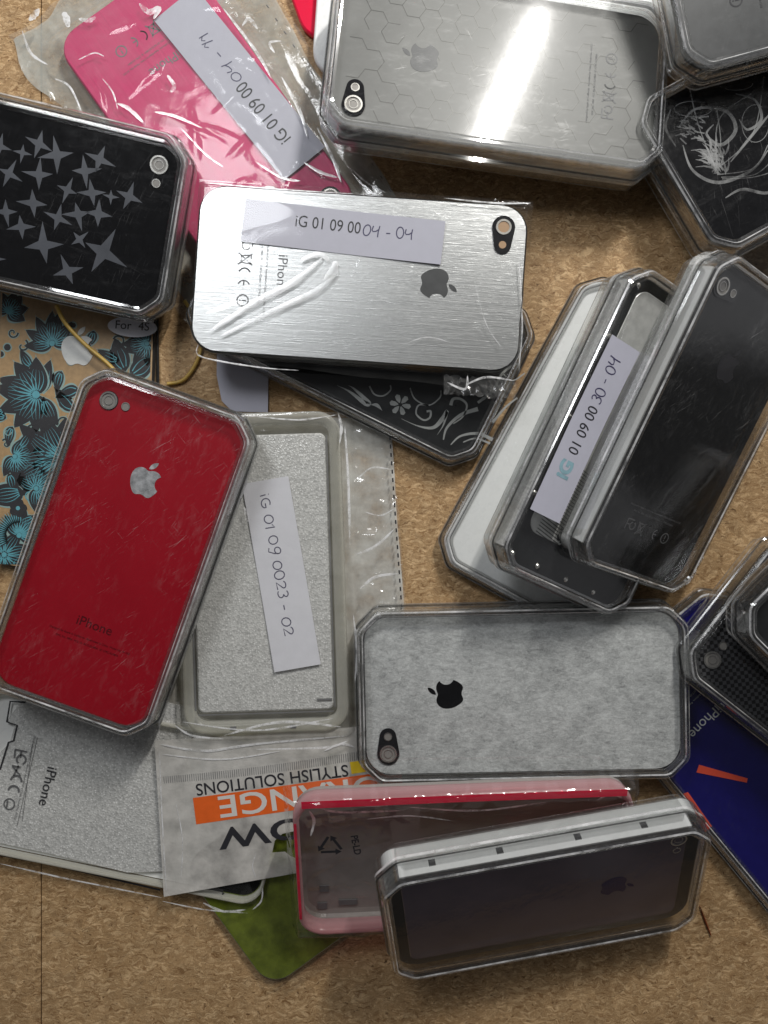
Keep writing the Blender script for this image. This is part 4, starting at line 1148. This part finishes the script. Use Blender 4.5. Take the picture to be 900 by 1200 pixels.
for k in range(3):     # three chasing arrows
    a0 = radians(90+120*k)
    p = [(cx+.48*cos(a0+radians(t)), cy+.48*sin(a0+radians(t))) for t in (20, 40, 60)]
    a, c2 = Vector((cx+.50*cos(a0), cy+.50*sin(a0))), Vector((cx+.50*cos(a0+2.094), cy+.50*sin(a0+2.094)))
    ribbon(bm, [tuple(a.lerp(c2, .12)), tuple(a.lerp(c2, .72))], .10, .86)
    d = (c2-a).normalized(); nn = Vector((-d.y, d.x)); h0 = a.lerp(c2, .70)
    poly(bm, [tuple(h0+nn*.14), tuple(h0-nn*.14), tuple(a.lerp(c2, .95))], .861)
link('recycling_mark', bm, M_ink, b)
x, y = on_plane(M, 411, 978, .8); text('PE-LD', b, M_ink, x, y, .87, -82, width=.85, bold=.03)

# --- slip on the middle case
sl, w, h = slip(M15, (620, 596), (716, 392), (750, 410), TC*.93+.02, 'lilac slip ending 30-04 with smudged start')
text('01 09 00', sl, M_ink, w*.36, -h*.62, .012, 0, width=w*.27, asp=1.2)
text('iG', sl, M_teal, w*.22, -h*.64, .012, 0, width=w*.10, bold=.05)
handwriting('30 - 04', sl, w*.655, -h*.60, w*.26, .5, .012, rnd=6)

# --- rubber band, splinter
bm = bmesh.new()
tube(bm, [at(px, py, z) for px, py, z in spline([(66, 358, 1.0), (76, 378, .9), (98, 402, .75), (124, 424, .7), (140, 440, .7)])], .075)
tube(bm, [at(px, py, z) for px, py, z in spline([(216, 352, .5), (228, 372, .3), (236, 400, .15), (230, 425, .12), (215, 445, .12), (196, 450, .12)])], .07)
meta(link('rubber_band', bm, M_rubber, smooth=True), 'amber yellow rubber band looped beside the flowered cover', 'rubber band')
bm = bmesh.new(); a_, b_ = at(820, 1062, .05), at(833, 1096, .05)
n_ = Vector((.05, -.015, 0))
loft(bm, [[a_+n_*.3, a_+n_*.3+Vector((0, 0, .05)), a_-n_*.3, a_-n_*.3-Vector((0, 0, .04))], [a_.lerp(b_, .6)+n_, a_.lerp(b_, .6)+Vector((0, 0, .06)), a_.lerp(b_, .6)-n_, a_.lerp(b_, .6)-Vector((0, 0, .04))], [b_+n_*.6, b_+Vector((0, 0, .04)), b_-n_*.6, b_-Vector((0, 0, .04))]], False, 0, 0, 0)
meta(link('splinter', bm, M_splint), 'thin rusty splinter beside the bottom case', 'splinter')

# ------------------------------------------------------------------ printing belongs to the surface it is printed on
def fuse(child, target):
    bm = bmesh.new(); bm.from_mesh(target.data)
    off = len(target.data.materials)
    for m in child.data.materials: target.data.materials.append(m)
    b2 = bmesh.new(); b2.from_mesh(child.data)
    for f in b2.faces: f.material_index += off
    tmp = bpy.data.meshes.new('tmp'); b2.to_mesh(tmp); b2.free()
    M_ = child.matrix_basis
    tmp.transform(M_); bm.from_mesh(tmp); bpy.data.meshes.remove(tmp)
    sm = [p.use_smooth for p in target.data.polygons]
    bm.to_mesh(target.data); bm.free()
    bpy.data.objects.remove(child)
PRINT = ('lettering', 'fine_print', 'fine_print_rule', 'approval_marks', 'star_pattern', 'honeycomb_pattern', 'feather_pattern', 'swirl_pattern', 'flower_pattern', 'printed_pattern', 'handwriting', 'black_outline')
for root in [o for o in S.objects if o.parent is None and 'label' in o]:
    kids = [o for o in S.objects if o.parent == root]
    tgt = [o for o in kids if o.name.split('.')[0] in ('back_panel', 'paper', 'white_plate', 'sticker_paper')]
    if not tgt: continue
    for k in kids:
        if k.name.split('.')[0] in PRINT: fuse(k, tgt[0])
for o in [o for o in S.objects if o.name.split('.')[0] == 'paper' and o.parent]:
    xs_ = [v.co.x for v in o.data.vertices]; a_, b_ = min(xs_), max(xs_)
    for v in o.data.vertices:
        t_ = (v.co.x-a_)/(b_-a_); v.co.z += .045*(2*t_-1)**4+.012*sin(t_*9)+.012
for k in [o for o in S.objects if o.parent == hd and o.name.split('.')[0] in ('lettering', 'zip_ridges')]: fuse(k, hd)

# ================================================================== LIGHT
def area(name, loc, target, sx, sy, energy, col):
    l = bpy.data.lights.new(name, 'AREA'); l.shape = 'RECTANGLE'; l.size = sx; l.size_y = sy; l.energy = energy; l.color = col
    o = bpy.data.objects.new(name, l); C.objects.link(o); o.location = loc
    o.rotation_euler = (Vector(target)-Vector(loc)).to_track_quat('-Z', 'Y').to_euler(); return o
area('tube_lamp', (19.3, 47.5, 42), (2, 4, 0), .9, 14, 30000, (1.0, .975, .935))
area('window_light', (-16.5, 28, 42), (0, 2, 0), 13, 13, 8200, (.95, .97, 1.0))
w = bpy.data.worlds.new('World'); S.world = w; w.use_nodes = True
nt = w.node_tree; nt.nodes.clear(); g = NT(nt)
bg = g.n('ShaderNodeBackground', Strength=.29)
tc = g.n('ShaderNodeTexCoord'); sx = g.n('ShaderNodeSeparateXYZ'); g.l(tc.outputs['Generated'], sx.inputs[0])
def madd(a, b, c):
    x = g.n('ShaderNodeMath', operation='MULTIPLY_ADD'); g.l(a, x.inputs[0]); x.inputs[1].default_value = b; x.inputs[2].default_value = c; return x.outputs[0]
north = g.ramp(madd(sx.outputs['Y'], .5, .5), [(.15, .10), (.9, 1.0)])
# unseen room, bright wall bands added for rim glints, dim ceiling overhead
mp = g.n('ShaderNodeMapping'); mp.inputs['Scale'].default_value = (2.6, 2.6, .7); g.l(tc.outputs['Generated'], mp.inputs[0])
added_openings = g.ramp(g.noise(mp.outputs[0], 1.3, 1, .4), [(.50, .10), (.56, 1.0)])
band = g.ramp(sx.outputs['Z'], [(.02, .5), (.12, 1.0), (.5, 1.0), (.66, .0)])
wall = g.math('MULTIPLY', g.math('MULTIPLY', added_openings, band), 2.6)
tot = g.math('ADD', g.math('MULTIPLY', g.math('ADD', wall, .22), north), .05)
cc = g.n('ShaderNodeCombineXYZ')
g.l(g.math('MULTIPLY', tot, .98), cc.inputs[0]); g.l(g.math('MULTIPLY', tot, .98), cc.inputs[1]); g.l(g.math('MULTIPLY', tot, 1.02), cc.inputs[2])
g.l(cc.outputs[0], bg.inputs[0])
ow = g.n('ShaderNodeOutputWorld'); g.l(bg.outputs[0], ow.inputs[0])

S.render.engine = 'CYCLES'
S.cycles.use_denoising = True
S.cycles.max_bounces = 16; S.cycles.transparent_max_bounces = 32; S.cycles.transmission_bounces = 12; S.cycles.glossy_bounces = 6
S.cycles.caustics_reflective = False; S.cycles.caustics_refractive = False
S.cycles.sample_clamp_indirect = 6
S.view_settings.view_transform = 'Standard'; S.view_settings.look = 'None'
S.view_settings.exposure = 0; S.view_settings.gamma = 1
